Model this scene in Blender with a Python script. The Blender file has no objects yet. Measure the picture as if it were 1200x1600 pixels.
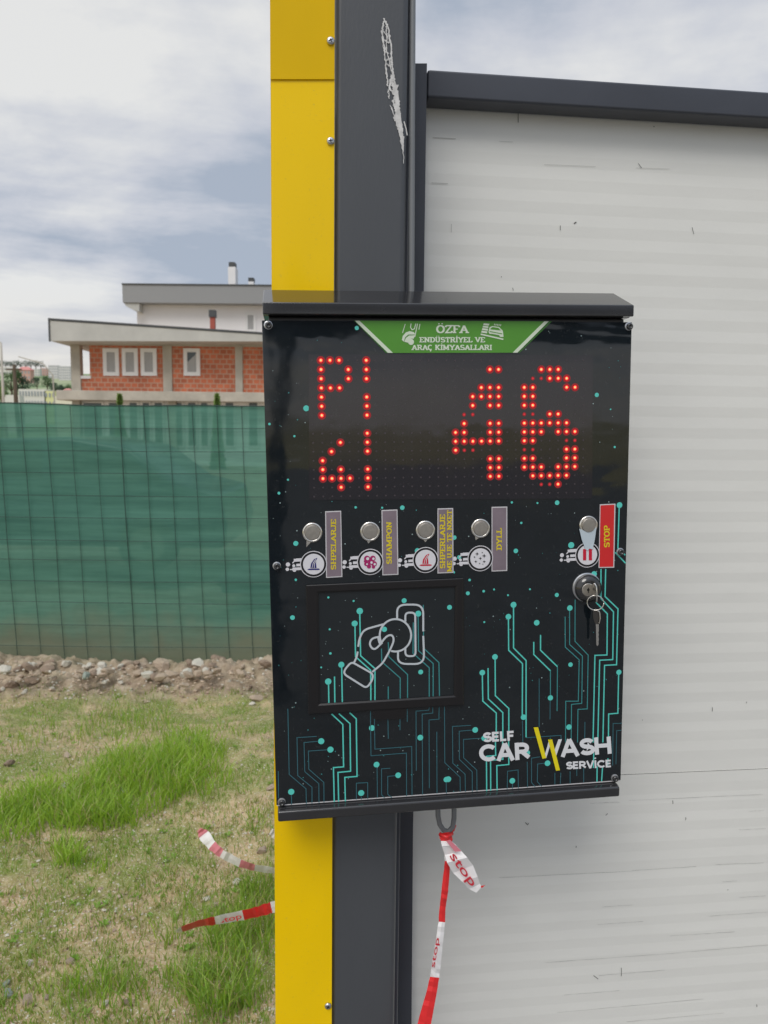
import bpy, math, random
import numpy as np
from mathutils import Vector, Matrix, noise as mnoise
random.seed(7); RS = np.random.RandomState(11)
S = bpy.context.scene
C = S.collection

# ------------------------------------------------------------------ camera
F, CX, CY = 1155.0, 600.0, 800.0            # focal length and centre for a 1200 x 1600 frame
_dn = Vector(((480-CX)/F, -(11600-CY)/F, -1)).normalized()
_up = -_dn
_fw = (Vector((0, 0, -1)) - _up*_up.dot(Vector((0, 0, -1)))).normalized()
_rt = _fw.cross(_up)
def c2w(v): return Vector((_rt.dot(v), _fw.dot(v), _up.dot(v)))
CAM = Vector((0, 0, 1.6))
cx_, cy_, cz_ = c2w(Vector((1, 0, 0))), c2w(Vector((0, 1, 0))), c2w(Vector((0, 0, 1)))
cd = bpy.data.cameras.new('camera'); cam = bpy.data.objects.new('camera', cd); C.objects.link(cam)
cam.matrix_world = Matrix(((cx_.x, cy_.x, cz_.x, CAM.x), (cx_.y, cy_.y, cz_.y, CAM.y), (cx_.z, cy_.z, cz_.z, CAM.z), (0, 0, 0, 1)))
cd.sensor_fit = 'VERTICAL'; cd.sensor_height = 36; cd.sensor_width = 27; cd.lens = F/1600*36
cd.clip_start = 0.05; cd.clip_end = 6000
cd.dof.use_dof = True; cd.dof.focus_distance = 1.08; cd.dof.aperture_fstop = 10
S.camera = cam
# ------------------------------------------------------------------ sky and sun
SUN_EL, SUN_AZ = 52, 200                    # degrees; azimuth clockwise from +Y
S.view_settings.view_transform = 'Standard'; S.view_settings.look = 'None'; S.view_settings.gamma = 1
S.view_settings.exposure = 0.3
w = bpy.data.worlds.new('World'); S.world = w; w.use_nodes = True
nt = w.node_tree; nt.nodes.clear()
def N(t, kind, **kw):
    n = t.nodes.new(kind)
    for k, v in kw.items():
        if k in n.inputs.keys(): n.inputs[k].default_value = v
        else: setattr(n, k, v)
    return n
sky = N(nt, 'ShaderNodeTexSky', sky_type='NISHITA', sun_disc=False)
sky.sun_elevation = math.radians(SUN_EL); sky.sun_rotation = math.radians(SUN_AZ)
tc = N(nt, 'ShaderNodeTexCoord'); sep = N(nt, 'ShaderNodeSeparateXYZ')
nt.links.new(tc.outputs['Generated'], sep.inputs[0])
zz = N(nt, 'ShaderNodeMath', operation='MAXIMUM'); nt.links.new(sep.outputs['Z'], zz.inputs[0]); zz.inputs[1].default_value = 0
za = N(nt, 'ShaderNodeMath', operation='ADD'); nt.links.new(zz.outputs[0], za.inputs[0]); za.inputs[1].default_value = 0.16
dx = N(nt, 'ShaderNodeMath', operation='DIVIDE'); nt.links.new(sep.outputs['X'], dx.inputs[0]); nt.links.new(za.outputs[0], dx.inputs[1])
dy = N(nt, 'ShaderNodeMath', operation='DIVIDE'); nt.links.new(sep.outputs['Y'], dy.inputs[0]); nt.links.new(za.outputs[0], dy.inputs[1])
cb = N(nt, 'ShaderNodeCombineXYZ'); nt.links.new(dx.outputs[0], cb.inputs[0]); nt.links.new(dy.outputs[0], cb.inputs[1]); cb.inputs[2].default_value = 3.7
n1 = N(nt, 'ShaderNodeTexNoise', Scale=1.05, Detail=8.0, Roughness=0.58, Distortion=0.25); nt.links.new(cb.outputs[0], n1.inputs['Vector'])
# heavier layered cloud in a belt above the horizon
b1_ = N(nt, 'ShaderNodeMapRange', interpolation_type='SMOOTHSTEP'); nt.links.new(sep.outputs['Z'], b1_.inputs['Value']); b1_.inputs['From Min'].default_value = .08; b1_.inputs['From Max'].default_value = .17; b1_.inputs['To Max'].default_value = -.05
b2_ = N(nt, 'ShaderNodeMapRange', interpolation_type='SMOOTHSTEP'); nt.links.new(sep.outputs['Z'], b2_.inputs['Value']); b2_.inputs['From Min'].default_value = .24; b2_.inputs['From Max'].default_value = .40; b2_.inputs['To Max'].default_value = .05
s1_ = N(nt, 'ShaderNodeMath', operation='ADD'); nt.links.new(n1.outputs['Fac'], s1_.inputs[0]); nt.links.new(b1_.outputs[0], s1_.inputs[1])
mpl = N(nt, 'ShaderNodeMapping'); nt.links.new(tc.outputs['Generated'], mpl.inputs[0]); mpl.inputs['Scale'].default_value = (2.2, 2.2, 17); mpl.inputs['Rotation'].default_value = (0, .05, 0)
nl = N(nt, 'ShaderNodeTexNoise', Scale=1.3, Detail=6.0, Roughness=0.55); nt.links.new(mpl.outputs[0], nl.inputs['Vector'])
nk = N(nt, 'ShaderNodeMath', operation='MULTIPLY_ADD'); nt.links.new(nl.outputs['Fac'], nk.inputs[0]); nk.inputs[1].default_value = .62; nk.inputs[2].default_value = -.31
nbl = N(nt, 'ShaderNodeMapRange', interpolation_type='SMOOTHSTEP'); nt.links.new(sep.outputs['Z'], nbl.inputs['Value']); nbl.inputs['From Min'].default_value = .18; nbl.inputs['From Max'].default_value = .42; nbl.inputs['To Min'].default_value = 1; nbl.inputs['To Max'].default_value = .3
nm_ = N(nt, 'ShaderNodeMath', operation='MULTIPLY'); nt.links.new(nk.outputs[0], nm_.inputs[0]); nt.links.new(nbl.outputs[0], nm_.inputs[1])
na = N(nt, 'ShaderNodeMath', operation='ADD'); nt.links.new(s1_.outputs[0], na.inputs[0]); nt.links.new(nm_.outputs[0], na.inputs[1])
nx_ = N(nt, 'ShaderNodeMath', operation='MULTIPLY_ADD'); nt.links.new(sep.outputs['X'], nx_.inputs[0]); nx_.inputs[1].default_value = -.22; nt.links.new(na.outputs[0], nx_.inputs[2])
s2_ = N(nt, 'ShaderNodeMath', operation='ADD'); nt.links.new(nx_.outputs[0], s2_.inputs[0]); nt.links.new(b2_.outputs[0], s2_.inputs[1])
r1 = N(nt, 'ShaderNodeValToRGB'); nt.links.new(s2_.outputs[0], r1.inputs[0])
e = r1.color_ramp.elements
e[0].position = 0.38; e[0].color = (3.3, 3.75, 4.5, 1)
e[1].position = 0.64; e[1].color = (6.6, 6.6, 6.5, 1)
m_ = e.new(0.49); m_.color = (4.8, 5.0, 5.5, 1)
# paler, warmer cloud low over the horizon
hz = N(nt, 'ShaderNodeMapRange'); nt.links.new(sep.outputs['Z'], hz.inputs['Value'])
hz.inputs['From Min'].default_value = 0.03; hz.inputs['From Max'].default_value = 0.17; hz.inputs['To Min'].default_value = 0.8; hz.inputs['To Max'].default_value = 0
mh = N(nt, 'ShaderNodeMix', data_type='RGBA'); nt.links.new(hz.outputs[0], mh.inputs[0])
nt.links.new(r1.outputs[0], mh.inputs[6]); mh.inputs[7].default_value = (6.6, 6.2, 5.7, 1)
# a little clear sky between the clouds
ms = N(nt, 'ShaderNodeMix', data_type='RGBA'); ms.inputs[0].default_value = 0.06
nt.links.new(mh.outputs[2], ms.inputs[6]); nt.links.new(sky.outputs[0], ms.inputs[7])
# overcast sky is brighter towards the zenith
zb_ = N(nt, 'ShaderNodeMapRange'); nt.links.new(sep.outputs['Z'], zb_.inputs['Value']); zb_.inputs['From Min'].default_value = .55; zb_.inputs['From Max'].default_value = 1
zb_.inputs['To Min'].default_value = 1; zb_.inputs['To Max'].default_value = 1.9
vs_ = N(nt, 'ShaderNodeVectorMath', operation='SCALE'); nt.links.new(ms.outputs[2], vs_.inputs[0]); nt.links.new(zb_.outputs[0], vs_.inputs['Scale'])
bg = N(nt, 'ShaderNodeBackground', Strength=0.1); nt.links.new(vs_.outputs[0], bg.inputs[0])
wo = N(nt, 'ShaderNodeOutputWorld'); nt.links.new(bg.outputs[0], wo.inputs[0])
sd = bpy.data.lights.new('sun', 'SUN'); sd.energy = 1.2; sd.angle = math.radians(30); sd.color = (1, .96, .9)
so = bpy.data.objects.new('sun', sd); C.objects.link(so)
az = math.radians(SUN_AZ); el = math.radians(SUN_EL)
so.rotation_euler = Vector((math.sin(az)*math.cos(el), math.cos(az)*math.cos(el), math.sin(el))).to_track_quat('Z', 'Y').to_euler()

# ------------------------------------------------------------------ helpers
def ray(px, py): return (cx_*((px-CX)/F) + cy_*(-(py-CY)/F) - cz_)
class Plane:
    """a real plane in the scene: origin, u (right), v (up), n (towards the viewer)"""
    def __init__(s, o, u, v):
        s.o, s.u = Vector(o), Vector(u).normalized(); s.v = Vector(v); s.v = (s.v - s.u*s.v.dot(s.u)).normalized(); s.n = s.u.cross(s.v)
    def uv(s, px, py, h=0.0):
        d = ray(px, py); t = ((s.o + s.n*h) - CAM).dot(s.n)/d.dot(s.n); p = CAM + d*t - s.o
        return p.dot(s.u), p.dot(s.v)
    def at(s, u, v, h=0.0): return s.o + s.u*u + s.v*v + s.n*h
    def px(s, x, y, h=0.0): u, v = s.uv(x, y, h); return s.at(u, v, h)
    def off(s, h): return Plane(s.o + s.n*h, s.u, s.v)
def ground_pt(px, py, z=0.0):
    d = ray(px, py); t = (z - CAM.z)/d.z; return CAM + d*t
def far_pt(px, py, Y):
    d = ray(px, py); return CAM + d*(Y/d.y)

def tag(o, label=None, cat=None, group=None, kind=None):
    if label: o['label'] = label
    if cat: o['category'] = cat
    if group: o['group'] = group
    if kind: o['kind'] = kind
    return o
def thing(name, loc, label, cat, group=None):
    o = bpy.data.objects.new(name, None); C.objects.link(o); o.location = loc; o.empty_display_size = .05
    return tag(o, label, cat, group)
def worldloc(o):
    v = Vector((0, 0, 0))
    while o: v = v + o.location; o = o.parent
    return v
def copy_tree(o, parent=None):
    c = o.copy(); C.objects.link(c); c.parent = parent
    for ch in list(o.children): copy_tree(ch, c)
    return c

class MB:
    def __init__(s): s.v, s.f, s.m, s.k = [], [], [], 0
    def add(s, vs, fs, mi=0):
        b = len(s.v); s.v += [Vector(p) for p in vs]
        for f in fs: s.f.append([b+i for i in f]); s.m.append(mi)
    def quad(s, a, b, c, d, mi=0): s.add([a, b, c, d], [(0, 1, 2, 3)], mi)
    def poly(s, pts, mi=0): s.add(pts, [tuple(range(len(pts)))], mi)
    def box(s, o, a, b, c, mi=0):
        o, a, b, c = Vector(o), Vector(a), Vector(b), Vector(c)
        vs = [o, o+a, o+a+b, o+b, o+c, o+a+c, o+a+b+c, o+b+c]
        s.add(vs, [(0, 3, 2, 1), (4, 5, 6, 7), (0, 1, 5, 4), (1, 2, 6, 5), (2, 3, 7, 6), (3, 0, 4, 7)], mi)
    def abox(s, x0, y0, z0, x1, y1, z1, mi=0): s.box((x0, y0, z0), (x1-x0, 0, 0), (0, y1-y0, 0), (0, 0, z1-z0), mi)
    def prism(s, pts, d, mi=0):
        n = len(pts); d = Vector(d); vs = [Vector(p) for p in pts] + [Vector(p)+d for p in pts]
        s.add(vs, [tuple(range(n)), tuple(range(2*n-1, n-1, -1))] + [(i, i+n, (i+1) % n+n, (i+1) % n) for i in range(n)], mi)
    def tube(s, pts, r, n=12, mi=0, cap=True):
        pts = [Vector(p) for p in pts]; rs = r if isinstance(r, (list, tuple)) else [r]*len(pts)
        rings = []; ref = None
        for i, p in enumerate(pts):
            t = (pts[min(i+1, len(pts)-1)] - pts[max(i-1, 0)]).normalized()
            if ref is None: ref = t.orthogonal().normalized()
            ref = (ref - t*ref.dot(t)).normalized(); b = t.cross(ref)
            rings.append([p + (ref*math.cos(2*math.pi*k/n) + b*math.sin(2*math.pi*k/n))*rs[i] for k in range(n)])
        vs = [q for rr in rings for q in rr]
        fs = [(i*n+k, i*n+(k+1) % n, (i+1)*n+(k+1) % n, (i+1)*n+k) for i in range(len(pts)-1) for k in range(n)]
        if cap: fs += [tuple(range(n-1, -1, -1)), tuple((len(pts)-1)*n+k for k in range(n))]
        s.add(vs, fs, mi)
    def lathe(s, o, u, v, n_, prof, seg=32, mi=0, phase=0):
        """profile of (radius, height along n_)"""
        vs = []; fs = []
        for (r, h) in prof:
            for k in range(seg):
                a = 2*math.pi*k/seg + phase
                vs.append(o + u*(r*math.cos(a)) + v*(r*math.sin(a)) + n_*h)
        m = len(prof)
        for i in range(m-1):
            for k in range(seg): fs.append((i*seg+k, i*seg+(k+1) % seg, (i+1)*seg+(k+1) % seg, (i+1)*seg+k))
        fs.append(tuple((m-1)*seg+k for k in range(seg)))
        s.add(vs, fs, mi)
    def build(s, name, mats, parent=None, smooth=False, bevel=0, kind=None, bseg=2):
        me = bpy.data.meshes.new(name); o = bpy.data.objects.new(name, me); C.objects.link(o)
        if parent: o.parent = parent; org = worldloc(parent)
        else:
            org = sum(s.v, Vector())/max(1, len(s.v)); org.z = min(p.z for p in s.v); o.location = org
        me.from_pydata([tuple(p - org) for p in s.v], [], s.f)
        if not isinstance(mats, (list, tuple)): mats = [mats]
        for m in mats: me.materials.append(m)
        if len(mats) > 1: me.polygons.foreach_set('material_index', s.m)
        if smooth: me.polygons.foreach_set('use_smooth', [True]*len(s.f))
        me.update()
        if bevel:
            b = o.modifiers.new('bevel', 'BEVEL'); b.width = bevel; b.segments = bseg; b.limit_method = 'ANGLE'; b.angle_limit = math.radians(35)
            me.polygons.foreach_set('use_smooth', [True]*len(s.f))
            wn = o.modifiers.new('wn', 'WEIGHTED_NORMAL'); wn.keep_sharp = True
        if kind: o['kind'] = kind
        return o

# ------------------------------------------------------------------ materials
def srgb(r, g, b):
    f = lambda c: (c/255/12.92 if c/255 <= .04045 else ((c/255+.055)/1.055)**2.4)
    return (f(r), f(g), f(b), 1)
def mat(name, col, rough=.5, metal=0, var=0, vscale=8, bump=0, bscale=40, stretch=None, emit=None, es=1, coat=0, spec=None, alpha=None, col2=None, detail=5, trans=0):
    m = bpy.data.materials.new(name); m.use_nodes = True; t = m.node_tree
    p = t.nodes['Principled BSDF']
    if len(col) == 3: col = (*col, 1)
    p.inputs['Base Color'].default_value = col; p.inputs['Roughness'].default_value = rough; p.inputs['Metallic'].default_value = metal
    if coat: p.inputs['Coat Weight'].default_value = coat; p.inputs['Coat Roughness'].default_value = .05
    if spec is not None: p.inputs['Specular IOR Level'].default_value = spec
    if emit: p.inputs['Emission Color'].default_value = (*emit[:3], 1); p.inputs['Emission Strength'].default_value = es
    vec = None
    if var or bump:
        tcn = N(t, 'ShaderNodeTexCoord'); mp = N(t, 'ShaderNodeMapping'); t.links.new(tcn.outputs['Object'], mp.inputs[0])
        if stretch: mp.inputs['Scale'].default_value = stretch
        vec = mp.outputs[0]
    if var:
        nn = N(t, 'ShaderNodeTexNoise', Scale=vscale, Detail=detail, Roughness=.6); t.links.new(vec, nn.inputs['Vector'])
        mr = N(t, 'ShaderNodeMapRange'); t.links.new(nn.outputs['Fac'], mr.inputs['Value']); mr.inputs['From Min'].default_value = .3; mr.inputs['From Max'].default_value = .7
        mx = N(t, 'ShaderNodeMix', data_type='RGBA'); t.links.new(mr.outputs[0], mx.inputs[0])
        c2 = col2 if col2 else tuple(c*(1-var) for c in col[:3])
        mx.inputs[6].default_value = (*c2[:3], 1); mx.inputs[7].default_value = col if col2 else (*[min(1, c*(1+var)) for c in col[:3]], 1)
        t.links.new(mx.outputs[2], p.inputs['Base Color'])
    if bump:
        nb = N(t, 'ShaderNodeTexNoise', Scale=bscale, Detail=4); t.links.new(vec, nb.inputs['Vector'])
        bp = N(t, 'ShaderNodeBump', Strength=1.0, Distance=bump); t.links.new(nb.outputs['Fac'], bp.inputs['Height']); t.links.new(bp.outputs[0], p.inputs['Normal'])
    return m
M = {}
M['face'] = mat('gloss_black_print', (.0075, .011, .014), .07, bump=.0030, bscale=3.4, var=.25, vscale=4, spec=.7)
def dusty(m, lo, hi, dust, amt):
    t = m.node_tree; p = t.nodes['Principled BSDF']; g = N(t, 'ShaderNodeNewGeometry')
    n = N(t, 'ShaderNodeTexNoise', Scale=9, Detail=8, Roughness=.7); t.links.new(g.outputs['Position'], n.inputs['Vector'])
    r = N(t, 'ShaderNodeMapRange'); t.links.new(n.outputs['Fac'], r.inputs['Value']); r.inputs['From Min'].default_value = .4; r.inputs['From Max'].default_value = .7
    r.inputs['To Min'].default_value = lo; r.inputs['To Max'].default_value = hi; t.links.new(r.outputs[0], p.inputs['Roughness'])
    n2 = N(t, 'ShaderNodeTexNoise', Scale=260, Detail=3, Roughness=.6); t.links.new(g.outputs['Position'], n2.inputs['Vector'])
    r2 = N(t, 'ShaderNodeMapRange'); t.links.new(n2.outputs['Fac'], r2.inputs['Value']); r2.inputs['From Min'].default_value = .62; r2.inputs['From Max'].default_value = .78; r2.inputs['To Max'].default_value = amt
    mx = N(t, 'ShaderNodeMix', data_type='RGBA'); t.links.new(r2.outputs[0], mx.inputs[0]); mx.inputs[7].default_value = (*dust, 1)
    src = p.inputs['Base Color'].links[0].from_socket if p.inputs['Base Color'].links else None
    if src: t.links.new(src, mx.inputs[6])
    else: mx.inputs[6].default_value = p.inputs['Base Color'].default_value
    t.links.new(mx.outputs[2], p.inputs['Base Color'])
def film_warp(m):
    t = m.node_tree; p = t.nodes['Principled BSDF']; g = N(t, 'ShaderNodeNewGeometry'); mp = N(t, 'ShaderNodeMapping'); t.links.new(g.outputs['Position'], mp.inputs[0]); mp.inputs['Rotation'].default_value = (0, .5, 0); mp.inputs['Scale'].default_value = (2.6, 1, 7)
    n = N(t, 'ShaderNodeTexNoise', Scale=1.5, Detail=1.5, Roughness=.4, Distortion=1.2); t.links.new(mp.outputs[0], n.inputs['Vector'])
    b = N(t, 'ShaderNodeBump', Strength=1, Distance=.0010); t.links.new(n.outputs['Fac'], b.inputs['Height'])
    old = p.inputs['Normal'].links[0].from_socket; t.links.new(old, b.inputs['Normal']); t.links.new(b.outputs[0], p.inputs['Normal'])
film_warp(M['face'])
dusty(M['face'], .035, .12, (.3, .3, .29), .08)
M['glass'] = mat('display_black', (.014, .0125, .017), .09, bump=.0015, bscale=4, spec=.75)
dusty(M['glass'], .04, .13, (.3, .3, .29), .08)
M['cap'] = mat('black_powder_coat', (.024, .024, .026), .13, var=.12, vscale=20, spec=.9)
M['bezel'] = mat('black_plastic_frame', (.011, .010, .011), .28)
M['body'] = mat('cabinet_steel', (.03, .03, .033), .4)
M['yellow'] = mat('yellow_sheet', (.97, .63, .0), .14, bump=.008, bscale=2.6, stretch=(1, 1, .45), var=.03, vscale=5, spec=.32)
dusty(M['yellow'], .10, .26, (.50, .38, .12), .3)
M['yellow2'] = mat('yellow_sheet_above', (.78, .49, .0), .2, spec=.22, bump=.002, bscale=2, stretch=(1, 1, .6), var=.04, vscale=5)  # same yellow sheeting, darker: dimmer sky reflection put into its base colour
M['post'] = mat('anthracite_paint', (.076, .081, .090), .38, var=.10, vscale=3, bump=.0002, bscale=300, stretch=(1, 1, .3))
M['rail'] = mat('anthracite_rail', (.056, .061, .076), .38, var=.12, vscale=6)
M['conduit'] = mat('grey_conduit', (.20, .21, .22), .4)
M['teal'] = mat('teal_print', srgb(92, 208, 196), .25)
M['teal_mid'] = mat('teal_print_mid', srgb(62, 140, 142), .25)
M['teal_dim'] = mat('teal_print_dim', srgb(56, 104, 114), .25)
M['star'] = mat('star_print', srgb(150, 170, 170), .3)
M['white_print'] = mat('white_print', (.74, .75, .78), .3)
M['icon_white'] = mat('icon_white', (.72, .71, .75), .3)
M['black_print'] = mat('black_print', (.012, .012, .014), .25)
M['green_print'] = mat('green_print', srgb(84, 148, 52), .25, var=.05, vscale=14)
M['green_dark'] = mat('green_print_dark', srgb(58, 112, 44), .25)
M['cream_print'] = mat('cream_print', srgb(214, 226, 205), .3)
M['plate'] = mat('mauve_grey_plate', srgb(128, 115, 124), .35, var=.12, vscale=30)
M['plate_edge'] = mat('plate_edge', srgb(205, 203, 206), .35)
M['yel_text'] = mat('yellow_letters', srgb(222, 200, 30), .35)
M['yel_slash'] = mat('yellow_slash', srgb(232, 215, 30), .3)
M['red_plate'] = mat('red_plate', srgb(208, 30, 48), .3, var=.1, vscale=9, col2=srgb(212, 48, 42))
M['red_print'] = mat('red_print', srgb(200, 25, 55), .3)
M['blue_print'] = mat('navy_print', srgb(38, 38, 110), .3)
M['magenta_print'] = mat('magenta_print', srgb(165, 30, 100), .3)
M['steel'] = mat('brushed_steel', (.82, .79, .74), .22, 1, var=.08, vscale=60)
M['steel_cap'] = mat('steel_button', (.50, .47, .43), .38, 1, var=.1, vscale=200)
M['zinc'] = mat('zinc_screw', (.62, .63, .65), .3, 1)
M['dark'] = mat('dark_recess', (.006, .006, .007), .6)
M['film'] = mat('pale_film', (.52, .60, .66), .3)
M['led_core'] = mat('led_core', (1, .3, .1), .5, emit=(1, .22, .09), es=1.9)
M['led_ring'] = mat('led_ring', (.5, .01, .01), .5, emit=(1, .008, .012), es=.7)
M['led_halo'] = mat('led_halo', (.04, .01, .012), .4, emit=(1, .012, .025), es=.2)  # soft glow spilling round each lit LED, drawn as a faintly emissive ring
M['led_dim'] = mat('led_dim', (.3, .01, .02), .5, emit=(1, .05, .06), es=.35)
M['led_off'] = mat('led_off', (.062, .050, .058), .3)
M['icon_line'] = mat('pale_icon_line', srgb(196, 202, 208), .3)
M['glue'] = mat('dried_sealant', (.62, .61, .60), .45, var=.25, vscale=90)
M['scuff'] = mat('scuff', (.09, .09, .08), .7)
M['scuff_soft'] = mat('scuff_soft', (.47, .47, .45), .6)
M['seam'] = mat('panel_seam', (.10, .10, .09), .7)
M['tape_red'] = mat('tape_red', (.78, .030, .032), .3)
M['tape_pink'] = mat('tape_faded_pink', (.75, .24, .30), .35)
M['tape_white'] = mat('tape_white', (.86, .84, .84), .3)
M['tape_ink'] = mat('tape_ink', (.62, .03, .05), .4)
M['wire'] = mat('fence_wire', (.016, .050, .040), .5)

# ================================================================== GROUND
def hill(x, y):
    h = 0.0
    if y > 120: h = (min(y, 450)-120)*.088
    if y > 450: h += (min(y, 640)-450)*.14
    if y > 640: h -= (y-640)*.02
    return max(h, -5)
FY = 5.55                                    # distance of the fence
def near(x, y):
    d = FY - .12 - y
    base = mnoise.fractal(Vector((x*.9, y*.9, 2.2)), .9, 2.1, 4)*.05
    k_s = max(0, min(1, (y-3.0)/2.2)); base -= .225*k_s*k_s*(3-2*k_s)
    m = math.exp(-((d-.18)/.26)**2)*.13*(1 + .5*mnoise.noise(Vector((x*2.3, y*3, 5))))
    rough = .012 + .055*math.exp(-((d-.2)/.34)**2)
    fine = mnoise.fractal(Vector((x*9, y*9, 1)), .8, 2.2, 4)*rough
    return base + m + fine
def gh(x, y):
    if y > 14 or y < -6 or abs(x) > 12: return hill(x, y)
    k = max(0, min(1, (14-y)/6, (12-abs(x))/6, (y+6)/4))
    return near(x, y)*k
def axis(lo, hi, step, far_lo, far_hi, g=1.35):
    a = list(np.arange(lo, hi, step)); s = step; x = hi
    while x < far_hi: a.append(x); s *= g; x += s
    a.append(far_hi); s = step; x = lo-step
    while x > far_lo: a.insert(0, x); s *= g; x -= s
    a.insert(0, far_lo); return a
xs = axis(-3.3, -.15, .017, -2500, 2500); ys = axis(1.75, 5.6, .017, -2500, 3000)
gv = []; 
for y in ys:
    for x in xs: gv.append((x, y, gh(x, y)))
nx, ny = len(xs), len(ys)
gf = [(j*nx+i, j*nx+i+1, (j+1)*nx+i+1, (j+1)*nx+i) for j in range(ny-1) for i in range(nx-1)]
gm = bpy.data.meshes.new('ground'); gm.from_pydata(gv, [], gf); gm.polygons.foreach_set('use_smooth', [True]*len(gf))
go = bpy.data.objects.new('ground', gm); C.objects.link(go); go['kind'] = 'structure'
def soil_mat():
    m = bpy.data.materials.new('soil'); m.use_nodes = True; t = m.node_tree; p = t.nodes['Principled BSDF']; L = t.links.new
    g = N(t, 'ShaderNodeNewGeometry'); P = g.outputs['Position']
    def ns(sc, d=6, r=.6):
        n = N(t, 'ShaderNodeTexNoise', Scale=sc, Detail=d, Roughness=r); L(P, n.inputs['Vector']); return n.outputs['Fac']
    def ramp(f, a, b):
        n = N(t, 'ShaderNodeMapRange'); L(f, n.inputs['Value']); n.inputs['From Min'].default_value = a; n.inputs['From Max'].default_value = b; return n.outputs[0]
    def mix(f, a, b):
        n = N(t, 'ShaderNodeMix', data_type='RGBA'); L(f, n.inputs[0]) if not isinstance(f, float) else setattr(n.inputs[0], 'default_value', f)
        for i, c in ((6, a), (7, b)):
            if isinstance(c, tuple): n.inputs[i].default_value = (*c, 1)
            else: L(c, n.inputs[i])
        return n.outputs[2]
    c = mix(ramp(ns(9), .35, .65), (.27, .175, .09), (.58, .42, .235))
    c = mix(ramp(ns(70, 4), .35, .68), c, (.60, .48, .30))
    c = mix(ramp(ns(2.4, 6, .7), .42, .58), c, (.24, .27, .075))
    c = mix(ramp(ns(160, 3), .56, .70), c, (.74, .68, .57))
    c = mix(ramp(ns(45, 3), .60, .72), c, (.14, .095, .06))
    sy = N(t, 'ShaderNodeSeparateXYZ'); L(P, sy.inputs[0])
    rb = N(t, 'ShaderNodeMapRange'); L(sy.outputs[1], rb.inputs['Value']); rb.inputs['From Min'].default_value = FY-.80; rb.inputs['From Max'].default_value = FY-.60; rb.inputs['To Max'].default_value = .8
    c = mix(rb.outputs[0], c, mix(ramp(ns(14, 5), .35, .65), (.27, .20, .15), (.56, .45, .35)))
    # far land: green slopes
    sp = N(t, 'ShaderNodeSeparateXYZ'); L(P, sp.inputs[0])
    far = N(t, 'ShaderNodeMapRange'); L(sp.outputs[1], far.inputs['Value']); far.inputs['From Min'].default_value = 60; far.inputs['From Max'].default_value = 120
    gn = N(t, 'ShaderNodeTexNoise', Scale=.02, Detail=6); L(P, gn.inputs['Vector'])
    green = mix(ramp(gn.outputs['Fac'], .42, .6), (.16, .23, .11), (.32, .36, .22))
    c = mix(far.outputs[0], c, green)
    L(c, p.inputs['Base Color']); p.inputs['Roughness'].default_value = .9; p.inputs['Specular IOR Level'].default_value = .2
    b = N(t, 'ShaderNodeBump', Strength=.9, Distance=.012); L(ns(60, 6, .7), b.inputs['Height']); L(b.outputs[0], p.inputs['Normal'])
    return m
gm.materials.append(soil_mat())

# ================================================================== CAR-WASH STRUCTURE
MP = Plane((-.1445, .9751, 1.6-.5144), (.99214, .12279, .0239), (-.01996, -.0047, .99979))   # machine face, 0.50 x 0.657 m
a_ = math.radians(6.4)
WU = Vector((math.cos(a_), math.sin(a_), 0)); WB = Vector((-math.sin(a_), math.cos(a_), 0))
mc = MP.at(.25, .33)
PP = Plane(mc + WB*.066, WU, (0, 0, 1))       # front of the steel post
WP = Plane(mc + WB*.205, WU, (0, 0, 1))       # sandwich panels
CP = Plane(mc + WB*.165, WU, (0, 0, 1))       # frame channel and rail front
def line_x(p0, p1, y): return p0[0] + (p1[0]-p0[0])*(y-p0[1])/(p1[1]-p0[1])
def strip(mb, pl, L0, L1, R0, R1, y0, y1, back, mi=0):
    """solid strip between two traced edges, extruded backwards"""
    pts = [pl.px(line_x(L0, L1, y1), y1), pl.px(line_x(R0, R1, y1), y1), pl.px(line_x(R0, R1, y0), y0), pl.px(line_x(L0, L1, y0), y0)]
    mb.prism(pts, WB*back, mi)
YB = 2950                                      # image row that lies at the ground on these planes
post = thing('steel_post', PP.px(570, YB), 'dark grey painted steel post standing upright behind the payment terminal', 'post')
b = MB(); strip(b, PP, (523.5, 0), (518.2, 1600), (639.5, 0), (617, 1600), -900, YB, .13)
pb = b.build('shaft', M['post'], post, bevel=.009, bseg=4)
b = MB(); strip(b, PP.off(-.022), (600, 0), (590, 1600), (643.0, 0), (621.5, 1600), -900, YB, .09); b.build('rear_flange', M['rail'], post, bevel=.003)
# sealant smear on the post
b = MB()
def stroke(mb, pl, pts, w0, h, mi=0, wfun=None):
    P = [Vector(pl.uv(*q)) for q in pts]; k = w0/F*1.1
    ws = [k*(wfun(i/(len(P)-1)) if wfun else 1)/2 for i in range(len(P))]
    Lp, Rp = [], []
    for i, p in enumerate(P):
        t = (P[min(i+1, len(P)-1)]-P[max(i-1, 0)]); t = t.normalized() if t.length > 0 else Vector((0, 1)); n = Vector((-t.y, t.x))
        sc = 1
        if 0 < i < len(P)-1:
            a = (P[i]-P[i-1]).normalized(); c = a.dot(t); sc = 1/max(c, .5)
        Lp.append(p+n*ws[i]*sc); Rp.append(p-n*ws[i]*sc)
    for i in range(len(P)-1):
        mb.quad(pl.at(*Rp[i], h), pl.at(*Rp[i+1], h), pl.at(*Lp[i+1], h), pl.at(*Lp[i], h), mi)
rr = random.Random(5)
def wob(pts, n=8, a=1.2):
    out = []
    for i in range(len(pts)-1):
        for k in range(n):
            t = k/n; out.append((pts[i][0]*(1-t)+pts[i+1][0]*t + rr.uniform(-a, a), pts[i][1]*(1-t)+pts[i+1][1]*t + rr.uniform(-a, a)))
    out.append(pts[-1]); return out
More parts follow.
